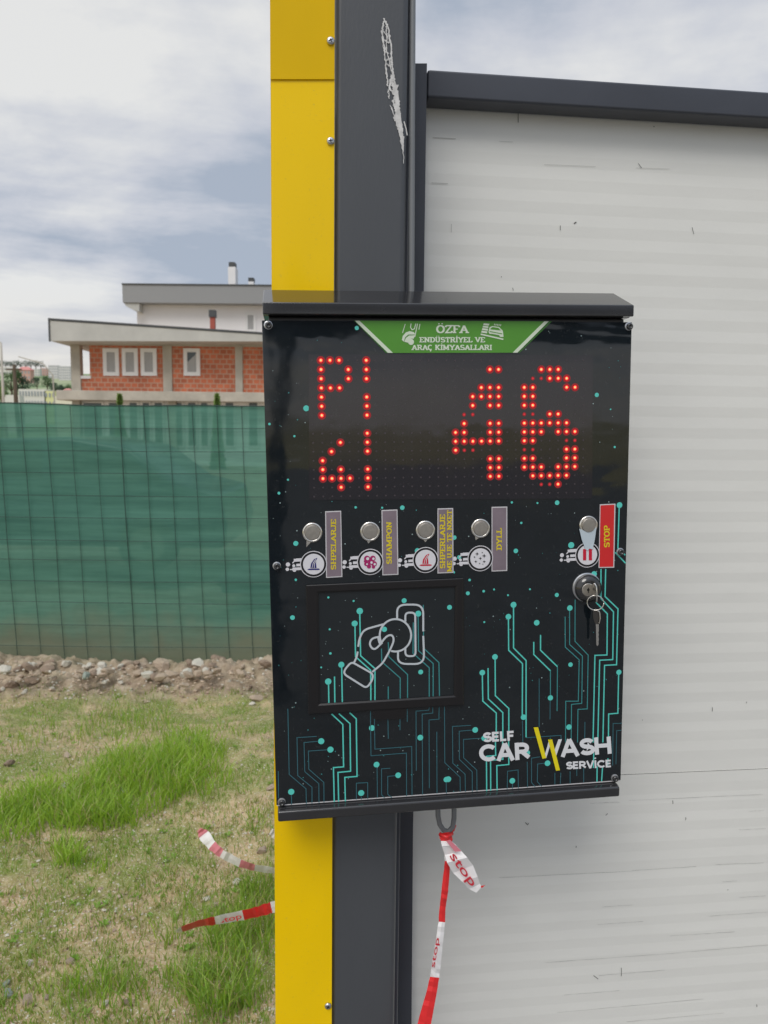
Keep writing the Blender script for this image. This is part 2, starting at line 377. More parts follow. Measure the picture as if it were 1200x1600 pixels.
for q, wd in (([(600, 30), (597, 50), (601, 85), (604, 115), (606, 135)], 1.3), ([(600, 30), (607, 45), (611, 75), (612, 100), (614, 118), (618, 135)], 1.6),
              ([(603, 40), (605, 62), (603, 78), (609, 96), (611, 112)], 1.0), ([(599, 50), (606, 58)], .9), ([(598, 62), (607, 68), (610, 64)], .9), ([(600, 80), (608, 84)], .9), ([(603, 95), (613, 90)], 1.0), ([(603, 100), (610, 104)], .8),
              ([(614, 118), (612, 128), (617, 145), (619, 165), (622, 180)], 2.4), ([(612, 118), (609, 138), (617, 150), (614, 160), (619, 176), (619, 190), (625, 205)], 2.2),
              ([(617, 134), (620, 150), (622, 170), (625, 190), (627, 205), (629, 225)], 3.6), ([(610, 165), (614, 175), (617, 190)], .9), ([(606, 140), (608, 155)], .9)):
    for rep in range(2): stroke(b, PP, wob(q), wd, .0011+.00006*rr.random(), wfun=lambda t: .55+.9*rr.random())
stroke(b, PP, wob([(616, 130), (619, 150), (621, 175), (624, 195), (627, 215), (630, 240), (630.5, 256)], 6, .8), 6.5, .0012, wfun=lambda t: max(.12, math.sin(math.pi*min(1, .15+t))**.6)*(.7+.5*rr.random()))
stroke(b, PP, wob([(631, 190), (634, 200), (636, 212)], 5, .3), 1.6, .0012)
b.build('sealant_smear', M['glue'], post)

ycl = thing('yellow_cladding', PP.px(470, YB), 'bright yellow sheet metal strip screwed along the left side of the dark post', 'cladding')
b = MB(); strip(b, PP.off(.004), (422.6, 110), (430.3, 1600), (523.2, 0), (518.4, 1600), 122, YB, .0015)
pl_ = PP.off(.004)
# left return flange
b.prism([pl_.px(line_x((422.6, 110), (430.3, 1600), YB), YB), pl_.px(line_x((422.6, 110), (430.3, 1600), 122), 122), pl_.px(line_x((422.6, 110), (430.3, 1600), 122)+1.2, 122), pl_.px(line_x((422.6, 110), (430.3, 1600), YB)+1.2, YB)], WB*.07)
b.build('lower_sheet', M['yellow'], ycl, bevel=.0006)
b = MB(); strip(b, PP.off(.0062), (421.8, 0), (422.4, 124), (523.2, 0), (522.8, 124), -900, 124, .0015)
b.build('upper_sheet', M['yellow2'], ycl, bevel=.0006)
def screw(pl, x, y, r, parent, h0=0, m='zinc', slotted=True):
    u, v = pl.uv(x, y); o = pl.at(u, v, h0); b = MB()
    b.lathe(o, pl.u, pl.v, pl.n, [(r*1.0, 0), (r*1.0, r*.25), (r*.8, r*.5), (r*.45, r*.62)], 20)
    a = random.random()*1.5; 
    s = b.build('screw', [M[m]], parent, smooth=True)
    c = MB()
    for k in (0, 1):
        d = pl.u*math.cos(a+k*1.5708) + pl.v*math.sin(a+k*1.5708); e2 = pl.n.cross(d)
        c.box(o - d*r*.55 - e2*r*.12 + pl.n*(r*.6+k*.00003), d*r*1.1, e2*r*.24, pl.n*(r*.05))
    c.build('cross_slot', M['dark'], s)
    return s
for (x, y) in ((516.5, 66), (516.5, 221), (512.5, 1571), (517, -260), (513, 2050)): screw(pl_, x, y, .0052, ycl, .003 if y < 120 else .0005)

cnd = thing('cable_conduit', PP.px(644, -900), 'thin grey cable conduit running down beside the dark post into the terminal', 'conduit')
cpl = PP.off(-.014)
b = MB(); b.tube([cpl.px(644.6, -900), cpl.px(644.6, 0), cpl.px(643.6, 220), cpl.px(642.6, 455), cpl.px(641.6, 640)], .0043, 14)
b.build('vertical_tube', M['conduit'], cnd, smooth=True)
cl = MP.off(-.045)
b = MB(); b.tube([cl.px(*q) for q in ((684, 1255), (684.5, 1275), (687, 1288), (693, 1297), (701, 1299), (707.5, 1292), (709.5, 1278), (709.5, 1250))], .0038, 14)
b.build('lower_loop', M['conduit'], cnd, smooth=True)

frm = thing('panel_frame', CP.px(655, YB), 'dark grey steel frame of channel and top rail round the white wall', 'frame')
b = MB()
e0, e1 = (667.5, 100), (643.0, 1600)
def chx(y): return 667.2 + (y-100)*(-.0143) if y < 450 else (662.2-(y-450)*.0200 if y < 1290 else 645.4-(y-1290)*.0078)
yy = [99, 450, 1290, 1600, YB]
for i in range(4):
    y0, y1 = yy[i], yy[i+1]
    dxl = 19 if y0 < 450 else 34
    b.prism([CP.px(chx(y1)-34, y1), CP.px(chx(y1), y1), CP.px(chx(y0), y0), CP.px(chx(y0)-(19 if i == 0 else 34), y0)], WB*.06)
b.build('side_channel', M['rail'], frm)
# top rail: front face, then step to an underside
tl, tr = (668, 107.5), (1200, 137)
def ty(x): return tl[1] + (tr[1]-tl[1])*(x-tl[0])/(tr[0]-tl[0])
b = MB(); XR = 2300
def ray_z(pl, x, y): return pl.px(x, y)
A = CP.px(668, ty(668)); B = CP.px(XR, ty(XR)); B = Vector((B.x, B.y, A.z)); hgt = A.z - CP.px(668, 152).z
b.box(A - Vector((0, 0, hgt)), B - A, Vector((0, 0, hgt)), WB*.0395)
b.build('top_rail', M['rail'], frm, bevel=.004)
zt = A.z
wall = thing('sandwich_panel_wall', WP.px(900, YB), 'off white ribbed sandwich panel wall filling the right of the picture', 'wall')
# ribbed panels: shallow saw profile
u0 = WP.uv(600, 800)[0]; u1 = WP.uv(XR, 800)[0]
zseam = WP.uv(970, 1210)[1]; vb = -WP.o.z + .02
vtop = zt - WP.o.z - .008
def panel(v0, v1, name):
    b = MB(); per = .0356; v = v1; up = True; prof = [(v1, 0)]
    st = v1 - .02
    prof.append((st, 0)); v = st; k = 0
    while v - per/2 > v0+.016:
        v -= per/2; k += 1; prof.append((v, -.0005 if k % 2 else 0))
    prof.append((v0, prof[-1][1]))
    for i in range(len(prof)-1):
        (va, ha), (vb_, hb) = prof[i], prof[i+1]
        b.quad(WP.at(u0, vb_, hb), WP.at(u1, vb_, hb), WP.at(u1, va, ha), WP.at(u0, va, ha))
    b.quad(WP.at(u0, v1, 0), WP.at(u1, v1, 0), WP.at(u1, v1, -.06), WP.at(u0, v1, -.06))
    b.quad(WP.at(u0, v0, -.06), WP.at(u1, v0, -.06), WP.at(u1, v0, 0), WP.at(u0, v0, 0))
    b.quad(WP.at(u1, v0, 0), WP.at(u1, v0, -.06), WP.at(u1, v1, -.06), WP.at(u1, v1, 0))
    b.quad(WP.at(u1, v0, -.06), WP.at(u0, v0, -.06), WP.at(u0, v1, -.06), WP.at(u1, v1, -.06))
    return b
wm = mat('off_white_coating', (.79, .785, .745), .32, var=.03, vscale=3.5, stretch=(1, 1, 3), bump=.0006, bscale=7)
up_ = panel(zseam, vtop, 'upper').build('upper_panel', wm, wall)
lo_ = panel(vb, zseam-.0016, 'lower').build('lower_panel', wm, wall)
b = MB(); b.quad(WP.at(u0, zseam-.004, -.003), WP.at(u1, zseam-.004, -.003), WP.at(u1, zseam+.003, -.003), WP.at(u0, zseam+.003, -.003))
b.build('joint_gap', M['seam'], wall)
# scuffs and hairline scratches
def T7(x, y): return (780+x/2.667, 1000+y/2.667)
def T2(x, y): return (780+x/2.857, y/2.857)
hair = [((0, 990), (560, 962)), ((550, 960), (820, 943)), ((190, 1343), (760, 1302)), ((760, 1300), (1120, 1270)), ((270, 1478), (500, 1460)), ((410, 1185), (600, 1172)),
        ((430, 1112), (555, 1103)), ((710, 1232), (980, 1215)), ((415, 1397), (690, 1375)), ((870, 1150), (1120, 1133)), ((1000, 1072), (1110, 1065)), ((1040, 713), (1100, 710)),
        ((1000, 790), (1110, 785)), ((530, 1590), (935, 1553)), ((240, 1552), (850, 1495)), ((540, 668), (1100, 642)), ((380, 680), (500, 675)), ((930, 1007), (990, 1003)), ((900, 935), (1100, 928))]
ticks = [((887, 280), (887, 297)), ((722, 668), (723, 682)), ((777, 738), (776, 750)), ((320, 857), (320, 865)), ((508, 1365), (508, 1400)), ((392, 1397), (412, 1412)), ((108, 760), (118, 770)), ((118, 770), (122, 762)),
         ((443, 730), (451, 722)), ((1072, 1518), (1073, 1528)), ((1030, 257), (1029, 263)), ((595, 332), (597, 334)), ((952, 1038), (952, 1042))]
b1, b2 = MB(), MB()
rr = random.Random(3)
for p, q in hair:
    p, q = T7(*p), T7(*q); n = 12
    pts = [(p[0]+(q[0]-p[0])*i/n, p[1]+(q[1]-p[1])*i/n + rr.uniform(-.25, .25)) for i in range(n+1)]
    stroke(b2, WP, pts, .7, .0006, wfun=lambda t: .3+.8*rr.random())
for p, q in ticks: p, q = T7(*p), T7(*q); stroke(b1, WP, [p, ((p[0]+q[0])/2+.2, (p[1]+q[1])/2), q], 1.1, .0007)
for p, q, wd in (((272, 1007), (272, 1028), 1), ((333, 998), (344, 992), 1.8), ((860, 1015), (868, 1045), .8), ((84, 505), (84, 548), 1), ((620, 730), (635, 750), .7), ((60, 1285), (62, 1298), 1), ((9, 1234), (10, 1238), 1.2), ((689, 564), (691, 568), 1.4)):
    p, q = T2(*p), T2(*q); stroke(b1, WP, [p, q], wd, .0007)
for p, q in (((200, 735), (430, 744)), ((610, 750), (760, 755)), ((0, 632), (60, 634))):
    p, q = T2(*p), T2(*q); stroke(b2, WP, [p, q], .5, .0007)
for q in (((676, 215), (712, 217)), ((705, 350), (705, 363)), ((674, 286), (700, 287))): stroke(b2, WP, list(q), .9, .0008)
b1.build('scuff_marks', M['scuff'], wall); b2.build('hairline_scratches', M['scuff_soft'], wall)
# floor slab under the wall and post
b = MB(); p0 = PP.at(-1.2*0-.30, 0); p0.z = -.25
b.box(p0 + WU*.26 - WB*.10, WU*3.2, WB*4.0, Vector((0, 0, .285)))
b.build('wall_footing', mat('slab_concrete', (.36, .35, .32), .85, var=.15, vscale=5, bump=.002, bscale=80), kind='structure', bevel=.01)

b = MB(); b.abox(-6, -30, -.2, 14, 1.0, .06); b.build('wash_bay_floor', mat('bay_asphalt', (.15, .145, .14), .8, var=.3, vscale=2.5, bump=.002, bscale=120), kind='structure')
# ================================================================== PAYMENT TERMINAL
T = thing('payment_terminal', MP.at(.25, 0), 'black self service car wash payment terminal with red LED display and circuit print', 'terminal')
b = MB(); b.box(MP.at(.008, -.012, -.066), MP.u*.484, MP.v*.675, MP.n*.060); b.build('cabinet', M['body'], T, bevel=.003)
b = MB(); b.box(MP.at(0, 0, -.004), MP.u*.5, MP.v*.657, MP.n*.004); face = b.build('front_panel', M['face'], T, bevel=.0006)
b = MB(); b.box(MP.at(.0006, -.0012, -.0036), MP.u*.4986, MP.v*.0012, MP.n*.0038); b.build('panel_edge', M['plate_edge'], face)
# top cap: folded sheet with a sloping rain roof
u_l, v1 = MP.uv(410.5, 492.5, .010); u_r, _ = MP.uv(990.5, 497, .010); v2 = MP.uv(700, 474.5, .010)[1]
v1 = MP.uv(700, 492.5, .010)[1]
v3 = MP.uv(700, 455.5, -.056)[1]
prof = [(v1, .010), (v2, .010), (v3, -.056), (v3-.004, -.066), (.663, -.066), (.663, -.003), (v1+.002, .002), (v1, .004)]
b = MB(); b.prism([MP.at(u_l, v, h) for v, h in prof], MP.u*(u_r-u_l)); b.build('top_cap', M['cap'], T, bevel=.0028, bseg=3)
# bottom lip
ul, vb1 = MP.uv(434.5, 1287, .012); ur, _ = MP.uv(968.5, 1244, .012)
vb1 = (MP.uv(434.5, 1286.5, .012)[1] + MP.uv(968, 1243.5, .012)[1])/2
prof = [(vb1, .012), (-.0045, .012), (-.0025, .004), (-.0025, -.05), (vb1, -.05)]
b = MB(); b.prism([MP.at(ul, v, h) for v, h in prof], MP.u*(ur-ul)); b.build('bottom_lip', M['cap'], T, bevel=.0024, bseg=3)
# panel bolts
for (x, y) in ((419, 508), (982, 510), (432.5, 884), (440, 1252.5), (960, 1215), (968.5, 862)):
    u, v = MP.uv(x, y); o = MP.at(u, v); bo = MB()
    bo.lathe(o, MP.u, MP.v, MP.n, [(.0055, 0), (.0055, .0012), (.0042, .0016)], 24)
    s = bo.build('bolt', M['zinc'], T, smooth=False)
    bo = MB(); oo = o + MP.u*.0006 - MP.v*.0005
    bo.lathe(oo, MP.u, MP.v, MP.n, [(.0044, .0014), (.0044, .004), (.0034, .0052), (.0018, .0053), (.0016, .0035)], 24)
    bo.build('bolt_head', M['cap'], s, smooth=True)

class Print:
    """thin ink layers on the face, every stroke a hair above the one before"""
    def __init__(s, h): s.b = MB(); s.h = h; s.k = 0
    def step(s): s.k = (s.k+1) % 14; return s.h + s.k*.000012
    def line(s, pts, wd, mi=0, closed=False):
        h = s.step(); P = [Vector(MP.uv(*q, h)) for q in pts]; k = wd/F*1.06/2; n = len(P)
        if closed: P = P + [P[0], P[1]]
        Lp, Rp = [], []
        for i, p in enumerate(P):
            a = (P[i]-P[i-1]).normalized() if i > 0 else None; c = (P[i+1]-P[i]).normalized() if i < len(P)-1 else None
            a = a or c; c = c or a; t = (a+c).normalized(); sc = 1/max(.45, t.dot(a)); nn = Vector((-t.y, t.x))*k*sc
            Lp.append(p+nn); Rp.append(p-nn)
        for i in range(len(P)-1):
            if closed and i == 0: continue
            s.b.quad(MP.at(*Rp[i], h), MP.at(*Rp[i+1], h), MP.at(*Lp[i+1], h), MP.at(*Lp[i], h), mi)
    def dot(s, x, y, r, mi=0, n=22, h=None):
        h = s.step() if h is None else h; c = MP.uv(x, y, h); k = r/F*1.06
        s.b.poly([MP.at(c[0]+k*math.cos(2*math.pi*i/n), c[1]+k*math.sin(2*math.pi*i/n), h) for i in range(n)], mi)
    def poly(s, pts, mi=0):
        h = s.step(); P = [MP.px(x, y, h) for x, y in pts]
        ar = sum(pts[i][0]*pts[(i+1) % len(pts)][1]-pts[(i+1) % len(pts)][0]*pts[i][1] for i in range(len(pts)))
        if ar > 0: P = P[::-1]
        s.b.poly(P, mi)
    def build(s, name, mats, parent): return s.b.build(name, mats, parent)
# ---- circuit artwork traced from the print
def cA(l): return [(420+x/8, 1090+y/8) for x, y in l]
def cB(l): return [(560+x/6, 1090+y/6) for x, y in l]
def cC(l): return [(740+x/5, 920+y/5) for x, y in l]
def c8(l): return [(700+x/4, 1000+y/4) for x, y in l]
def c5(l): return [(700+x/4, 770+y/4) for x, y in l]
def c6(l): return [(420+x/3.75, 890+y/3.75) for x, y in l]
dim = [cA(l) for l in ([(238, 140), (255, 960), (465, 1140), (470, 1335)], [(598, 485), (352, 500), (362, 975), (540, 1120), (540, 1325)], [(620, 545), (440, 562), (450, 925), (625, 1075), (628, 1318)],
        [(735, 652), (495, 668), (500, 895), (688, 1060), (690, 1312)], [(118, 920), (122, 1260)], [(283, 1215), (285, 1340)], [(1200, 1065), (1095, 1070), (1095, 1275)])]
dim += [cB(l) for l in ([(113, 125), (118, 545), (450, 520), (452, 925)], [(150, 200), (155, 483), (500, 458), (503, 918)], [(175, 655), (178, 940)], [(298, 662), (217, 668), (217, 910), (245, 940)],
        [(345, 732), (275, 738), (275, 905), (315, 940)], [(0, 800), (87, 797), (87, 950)], [(277, 205), (280, 385)], [(390, 200), (390, 305)], [(458, 105), (458, 228)], [(665, 90), (660, 118), (540, 127), (543, 685)],
        [(697, 90), (697, 145), (598, 155), (602, 912)], [(757, 85), (755, 202), (662, 210), (665, 848)], [(807, 85), (810, 610), (953, 745), (955, 885)], [(735, 320), (737, 900)],
        [(1055, 260), (882, 270), (885, 615), (1000, 718), (1003, 885)], [(1065, 305), (945, 315), (947, 580), (1067, 695), (1068, 885)], [(1155, 380), (985, 392), (987, 565), (1110, 680), (1112, 880)], [(823, 800), (825, 900)], [(28, 930), (28, 955)])]
dim += [cC(l) for l in ([(512, 700), (512, 1080)], [(598, 870), (597, 1020)], [(870, 1040), (868, 1180)], [(1160, 1050), (1090, 1052), (1086, 1380)], [(1155, 1105), (1118, 1108), (1112, 1370)], [(410, 1163), (683, 1145), (683, 1200)])]
dim += [c8(l) for l in ([(370, 932), (372, 820), (438, 812), (440, 928)], [(403, 895), (403, 930)], [(575, 730), (522, 738), (522, 890), (545, 918)], [(605, 770), (560, 775), (558, 885), (585, 915)], [(495, 760), (497, 922)],
        [(668, 830), (668, 903)], [(705, 830), (702, 900)], [(763, 820), (763, 898)], [(805, 800), (805, 850)], [(848, 800), (848, 890)], [(465, 505), (468, 640)])]
mid = [cC(l) for l in ([(715, 218), (716, 455), (825, 555), (818, 878), (720, 878), (718, 1200)], [(750, 170), (750, 435), (850, 525), (845, 895), (765, 903), (762, 1200)], [(793, 85), (792, 410), (895, 518), (888, 938), (815, 942), (812, 1200)],
        [(600, 640), (600, 850)], [(655, 608), (652, 955)])]
bri = [cA(l) for l in ([(785, 205), (925, 335), (935, 865), (808, 875), (818, 1305)], [(875, 200), (1015, 325), (1022, 920), (865, 935), (873, 1303)], [(1010, 188), (1093, 265), (1103, 985), (950, 997), (957, 1297)])]
bri += [cC(l) for l in ([(272, 240), (274, 480), (382, 585), (380, 1000)], [(312, 145), (312, 462), (410, 560), (410, 1160)], [(68, 675), (72, 878), (177, 970), (177, 1180)], [(113, 620), (115, 860), (228, 967), (228, 1180)], [(168, 550), (170, 835), (275, 935), (275, 1180)],
        [(470, 415), (470, 513), (600, 640)], [(523, 360), (523, 480), (655, 608)], [(955, 105), (1045, 195), (1042, 517), (948, 520), (933, 1200)], [(995, -155), (995, 75), (1093, 180), (1087, 553), (985, 558), (970, 1200)],
        [(1032, -155), (1027, 60), (1128, 157), (1117, 593), (1023, 598), (1010, 1200)], [(1133, 670), (1127, 972), (1055, 978), (1053, 1180)])]
bri += [c8(l) for l in ([(296, 620), (298, 722), (240, 727), (242, 945)], [(341, 620), (343, 745), (266, 752), (267, 942)], [(379, 620), (380, 778), (305, 785), (307, 940)], [(932, 790), (931, 885)], [(966, 790), (960, 883)], [(1000, 740), (997, 795)], [(911, 700), (909, 800)])]
bri += [c5(l) for l in ([(1070, 95), (1062, 345), (1108, 390)], [(1045, 372), (1110, 440)])]
scr = [c6(l) for l in ([(350, 670), (352, 788)], [(385, 627), (387, 785)], [(427, 572), (431, 783)], [(505, 330), (508, 510), (597, 590), (598, 770)], [(533, 258), (538, 505), (622, 580), (622, 770)])]
scrm = [c6(l) for l in ([(660, 463), (662, 540), (770, 635), (770, 760)], [(700, 425), (703, 510), (813, 615), (813, 757)], [(875, 275), (877, 475), (963, 550), (963, 745)], [(847, 310), (845, 490), (940, 575), (940, 745)], [(905, 207), (907, 460), (997, 545), (1000, 745)], [(700, 685), (700, 765)])]
p = Print(.0002)
for l in dim: p.line(l, 1.15, 2)
for l in mid: p.line(l, 1.35, 1)
for l in bri: p.line(l, 1.9, 0)
dots = [(x, y, 4.7) for x, y in cA([(655, 545), (770, 650), (280, 1178), (1155, 1193)])] + [(x, y, 4.5) for x, y in cB([(127, 285), (580, 375), (170, 628), (373, 728), (825, 768), (1095, 303), (1180, 380)])]
dots += [(740+x/5, 920+y/5, r/5) for x, y, r in ((312, 125, 23), (272, 218, 22), (493, 265, 22), (167, 532, 22), (68, 655, 22), (650, 48, 16), (752, 150, 22), (757, 592, 18), (1135, 652, 21), (600, 852, 21), (390, 1003, 22), (745, 1080, 22))]
dots += [(700+x/4, 1000+y/4, 4.6) for x, y in ((402, 880), (622, 770), (495, 705), (2, 870))]
dots += [(700+x/4, 770+y/4, r/4) for x, y, r in ((1072, 77, 18), (913, 508, 18), (682, 62, 14), (770, 327, 19), (424, 363, 14), (40, 280, 13), (124, 628, 12), (458, 188, 7), (399, 60, 7), (559, 64, 6), (223, 615, 8), (135, 545, 8), (375, 640, 6), (288, 604, 6), (227, 808, 6), (512, 603, 6), (38, 498, 6))]
dots += [(410+x/3.87, 770+y/3.87, r/3.87) for x, y, r in ((202, 306, 14), (202, 526, 7), (564, 88, 7), (846, 90, 13), (724, 90, 6), (100, 2, 8), (1190, 390, 12), (937, 350, 15), (1158, 480, 6))]
dots += [(557.5, 512.5, 3), (932.5, 617, 3.2), (478.5, 638, 4.2), (421, 662.5, 1.8), (460, 681.5, 1.6), (450, 749.5, 1.5), (436, 770.5, 1.5), (457, 965, 3.5), (960.5, 698.5, 1.7), (954, 639.5, 1.2)]
for x, y, r in dots: p.dot(x, y, r, 0)
rs = random.Random(21)
fixed = [(x, y) for x, y in cA([(567, 258), (490, 405), (833, 673), (873, 720), (745, 735), (660, 957), (782, 893), (430, 1000), (430, 1078), (1125, 970), (995, 1013)])] + cB([(185, 257), (238, 362), (475, 348), (207, 495), (417, 497), (237, 545), (735, 553), (930, 635), (930, 695), (1090, 605), (893, 880), (980, 200), (1037, 90), (378, 265)])
stars = [(x, y, rs.uniform(.7, 1.05)) for x, y in fixed]
for i in range(300):
    x, y = rs.uniform(424, 972), rs.uniform(512, 1240)
    if 482 < x < 926 and 550 < y < 782: continue
    if 476 < x < 728 and 903 < y < 1118: continue
    if y > 1160 and rs.random() < .5: continue
    stars.append((x, y, rs.choice([.35, .45, .5, .6, .8, 1.0])))
p2 = Print(.0004)
for x, y, r in stars: p2.dot(x, y, r, 0 if rs.random() < .55 else 1, 8)
p.build('circuit_print', [M['teal'], M['teal_mid'], M['teal_dim']], face)
p2.build('star_print', [M['star'], M['teal_mid']], face)

# ---- lettering
def arc(cx, cy, rx, ry, a0, a1, n=10): return [(cx+rx*math.cos(math.radians(a0+(a1-a0)*i/n)), cy+ry*math.sin(math.radians(a0+(a1-a0)*i/n))) for i in range(n+1)]
def bowl(x0, x1, y0, y1): 
    c = (y0+y1)/2; r = (y1-y0)/2; return [(x0, y1), (x1-r*.9, y1)] + arc(x1-r*.9, c, r*.9, r, 90, -90)[1:-1] + [(x1-r*.9, y0), (x0, y0)]
Sg = arc(.40, .75, .27, .25, 20, 270, 12) + arc(.40, .25, .30, .25, 90, -160, 12)
G = {  # width, strokes, serifs (x, y, half width), ticks
 'A': (.92, [[(.12, 0), (.45, 1)], [(.45, 1), (.80, 0)], [(.24, .34), (.67, .34)]], [(.12, 0), (.80, 0)]),
 'C': (.78, [arc(.42, .5, .34, .5, 45, 315, 16)], []), 'D': (.88, [[(.2, 0), (.2, 1)], [(.2, 1), (.4, 1)] + arc(.4, .5, .38, .5, 90, -90, 12)[1:-1] + [(.4, 0), (.2, 0)]], [(.14, 0), (.14, 1)]),
 'E': (.80, [[(.2, 0), (.2, 1)], [(.2, 1), (.70, 1)], [(.2, .5), (.55, .5)], [(.2, 0), (.70, 0)], [(.70, 1), (.70, .78)], [(.70, 0), (.70, .24)]], [(.14, 0), (.14, 1)]),
 'F': (.76, [[(.2, 0), (.2, 1)], [(.2, 1), (.70, 1)], [(.2, .5), (.55, .5)], [(.70, 1), (.70, .78)]], [(.2, 0), (.14, 1)]),
 'H': (.98, [[(.2, 0), (.2, 1)], [(.76, 0), (.76, 1)], [(.2, .5), (.76, .5)]], [(.2, 0), (.2, 1), (.76, 0), (.76, 1)]),
 'I': (.45, [[(.22, 0), (.22, 1)]], [(.22, 0), (.22, 1)]), 'J': (.66, [[(.46, 1), (.46, .25)] + arc(.26, .25, .2, .25, 0, -170, 8)[1:]], [(.46, 1)]),
 'K': (.94, [[(.2, 0), (.2, 1)], [(.2, .4), (.72, 1)], [(.38, .55), (.76, 0)]], [(.2, 0), (.2, 1), (.72, 1), (.76, 0)]),
 'L': (.76, [[(.2, 0), (.2, 1)], [(.2, 0), (.68, 0)], [(.68, 0), (.68, .26)]], [(.2, 1), (.14, 0)]),
 'M': (1.15, [[(.18, 0), (.18, 1)], [(.18, 1), (.55, .12)], [(.55, .12), (.92, 1)], [(.92, 1), (.92, 0)]], [(.18, 0), (.92, 0), (.13, 1), (.97, 1)]),
 'N': (.98, [[(.2, 0), (.2, 1)], [(.2, 1), (.76, 0)], [(.76, 0), (.76, 1)]], [(.2, 0), (.15, 1), (.76, 1)]),
 'O': (.92, [arc(.46, .5, .36, .5, 0, 360, 22)], []), 'P': (.82, [[(.2, 0), (.2, 1)], bowl(.2, .72, .45, 1)], [(.2, 0), (.14, 1)]),
 'R': (.92, [[(.2, 0), (.2, 1)], bowl(.2, .70, .5, 1), [(.45, .5), (.78, 0)]], [(.2, 0), (.14, 1), (.80, 0)]),
 'S': (.80, [Sg], []), 'T': (.84, [[(.42, 0), (.42, 1)], [(.08, 1), (.76, 1)], [(.08, 1), (.08, .76)], [(.76, 1), (.76, .76)]], [(.42, 0)]),
 'U': (.94, [[(.2, 1), (.2, .3)] + arc(.46, .3, .26, .3, 180, 360, 10)[1:] + [(.72, 1)]], [(.2, 1), (.72, 1)]),
 'V': (.90, [[(.12, 1), (.45, 0)], [(.45, 0), (.78, 1)]], [(.12, 1), (.78, 1)]), 'X': (.92, [[(.14, 0), (.76, 1)], [(.14, 1), (.78, 0)]], [(.14, 0), (.76, 1), (.14, 1), (.78, 0)]),
 'Y': (.90, [[(.12, 1), (.45, .48)], [(.78, 1), (.45, .48)], [(.45, .48), (.45, 0)]], [(.12, 1), (.78, 1), (.45, 0)]),
 'Z': (.82, [[(.1, 1), (.70, 1), (.12, 0), (.74, 0)], [(.1, 1), (.1, .78)], [(.74, 0), (.74, .24)]], []), ' ': (.45, [], []),
}
for a, bb in (('Ö', 'O'), ('Ü', 'U'), ('İ', 'I'), ('Ç', 'C')): G[a] = G[bb]
def serif_text(pr, txt, p0, p1, cap, mi=0, tv=.25, th=.14):
    """text with its baseline between two image points, cap height in the same units"""
    tot = sum(G[c][0] for c in txt); L = math.hypot(p1[0]-p0[0], p1[1]-p0[1]); ex = ((p1[0]-p0[0])/L, (p1[1]-p0[1])/L); ey = (ex[1], -ex[0]); sx = L/tot
    def tr(x, y): return (p0[0]+ex[0]*x*sx+ey[0]*y*cap, p0[1]+ex[1]*x*sx+ey[1]*y*cap)
    def rib(pts, serif=False):
        h = pr.step(); P = [Vector((x*sx, y*cap)) for x, y in pts]
        Lp, Rp = [], []
        for i, q in enumerate(P):
            a = (P[i]-P[i-1]).normalized() if i > 0 else None; c = (P[i+1]-P[i]).normalized() if i < len(P)-1 else None
            a = a or c; c = c or a; t = a+c
            t = t.normalized() if t.length > .1 else a
            wd = (th + (tv-th)*min(1, abs(t.y)*1.2))*cap/2 if not serif else th*cap/2
            n = Vector((-t.y, t.x))*wd/max(.6, t.dot(a)); Lp.append(q+n); Rp.append(q-n)
        for i in range(len(P)-1):
            Q = [Rp[i], Rp[i+1], Lp[i+1], Lp[i]]
            Q = [(p0[0]+ex[0]*q.x+ey[0]*q.y, p0[1]+ex[1]*q.x+ey[1]*q.y) for q in Q]
            pr.b.quad(*[MP.px(qx, qy, h) for qx, qy in Q], mi)
    x = 0
    for ch in txt:
        wd, st, se = G[ch]
        hs = th/2
        fit = lambda y: hs + y*(1-2*hs)
        for s_ in st: rib([(x+a, fit(c)) for a, c in s_])
        for (a, c) in se: rib([(x+a-.19, fit(c)), (x+a+.19, fit(c))], True)
        if ch in 'ÖÜ':
            for k in (-.17, .17): rib([(x+wd/2+k-.07, 1.17), (x+wd/2+k+.07, 1.17)])
        if ch == 'İ': rib([(x+wd/2-.09, 1.17), (x+wd/2+.09, 1.17)])
        if ch == 'Ç': rib([(x+.42, 0), (x+.50, -.12), (x+.38, -.2)])
        x += wd
_cache = {}
def font_mesh(txt, off):
    if (txt, off) in _cache: return _cache[(txt, off)]
    cu = bpy.data.curves.new('t', 'FONT'); cu.body = txt; cu.offset = off; cu.resolution_u = 6
    ob = bpy.data.objects.new('t', cu); me = bpy.data.meshes.new_from_object(ob)
    vs = [v.co.copy() for v in me.vertices]; fs = [tuple(q.vertices) for q in me.polygons]
    bpy.data.objects.remove(ob); bpy.data.meshes.remove(me); bpy.data.curves.remove(cu)
    _cache[(txt, off)] = (vs, fs); return vs, fs
def sans_text(mb, plane, h, txt, p0, p1, cap, off=.035, mi=0):
    vs, fs = font_mesh(txt, off)
    x0 = min(v.x for v in vs); x1 = max(v.x for v in vs); 
    hv, _ = font_mesh('H', off); y0 = min(v.y for v in hv); y1 = max(v.y for v in hv)
    ex = ((p1[0]-p0[0]), (p1[1]-p0[1])); L = math.hypot(*ex); ey = (ex[1]/L*cap, -ex[0]/L*cap)
    out = []
    for v in vs:
        a = (v.x-x0)/(x1-x0); c = (v.y-y0)/(y1-y0); q = (p0[0]+ex[0]*a+ey[0]*c, p0[1]+ex[1]*a+ey[1]*c)
        out.append(plane.px(q[0], q[1], h))
    mb.add(out, fs, mi)

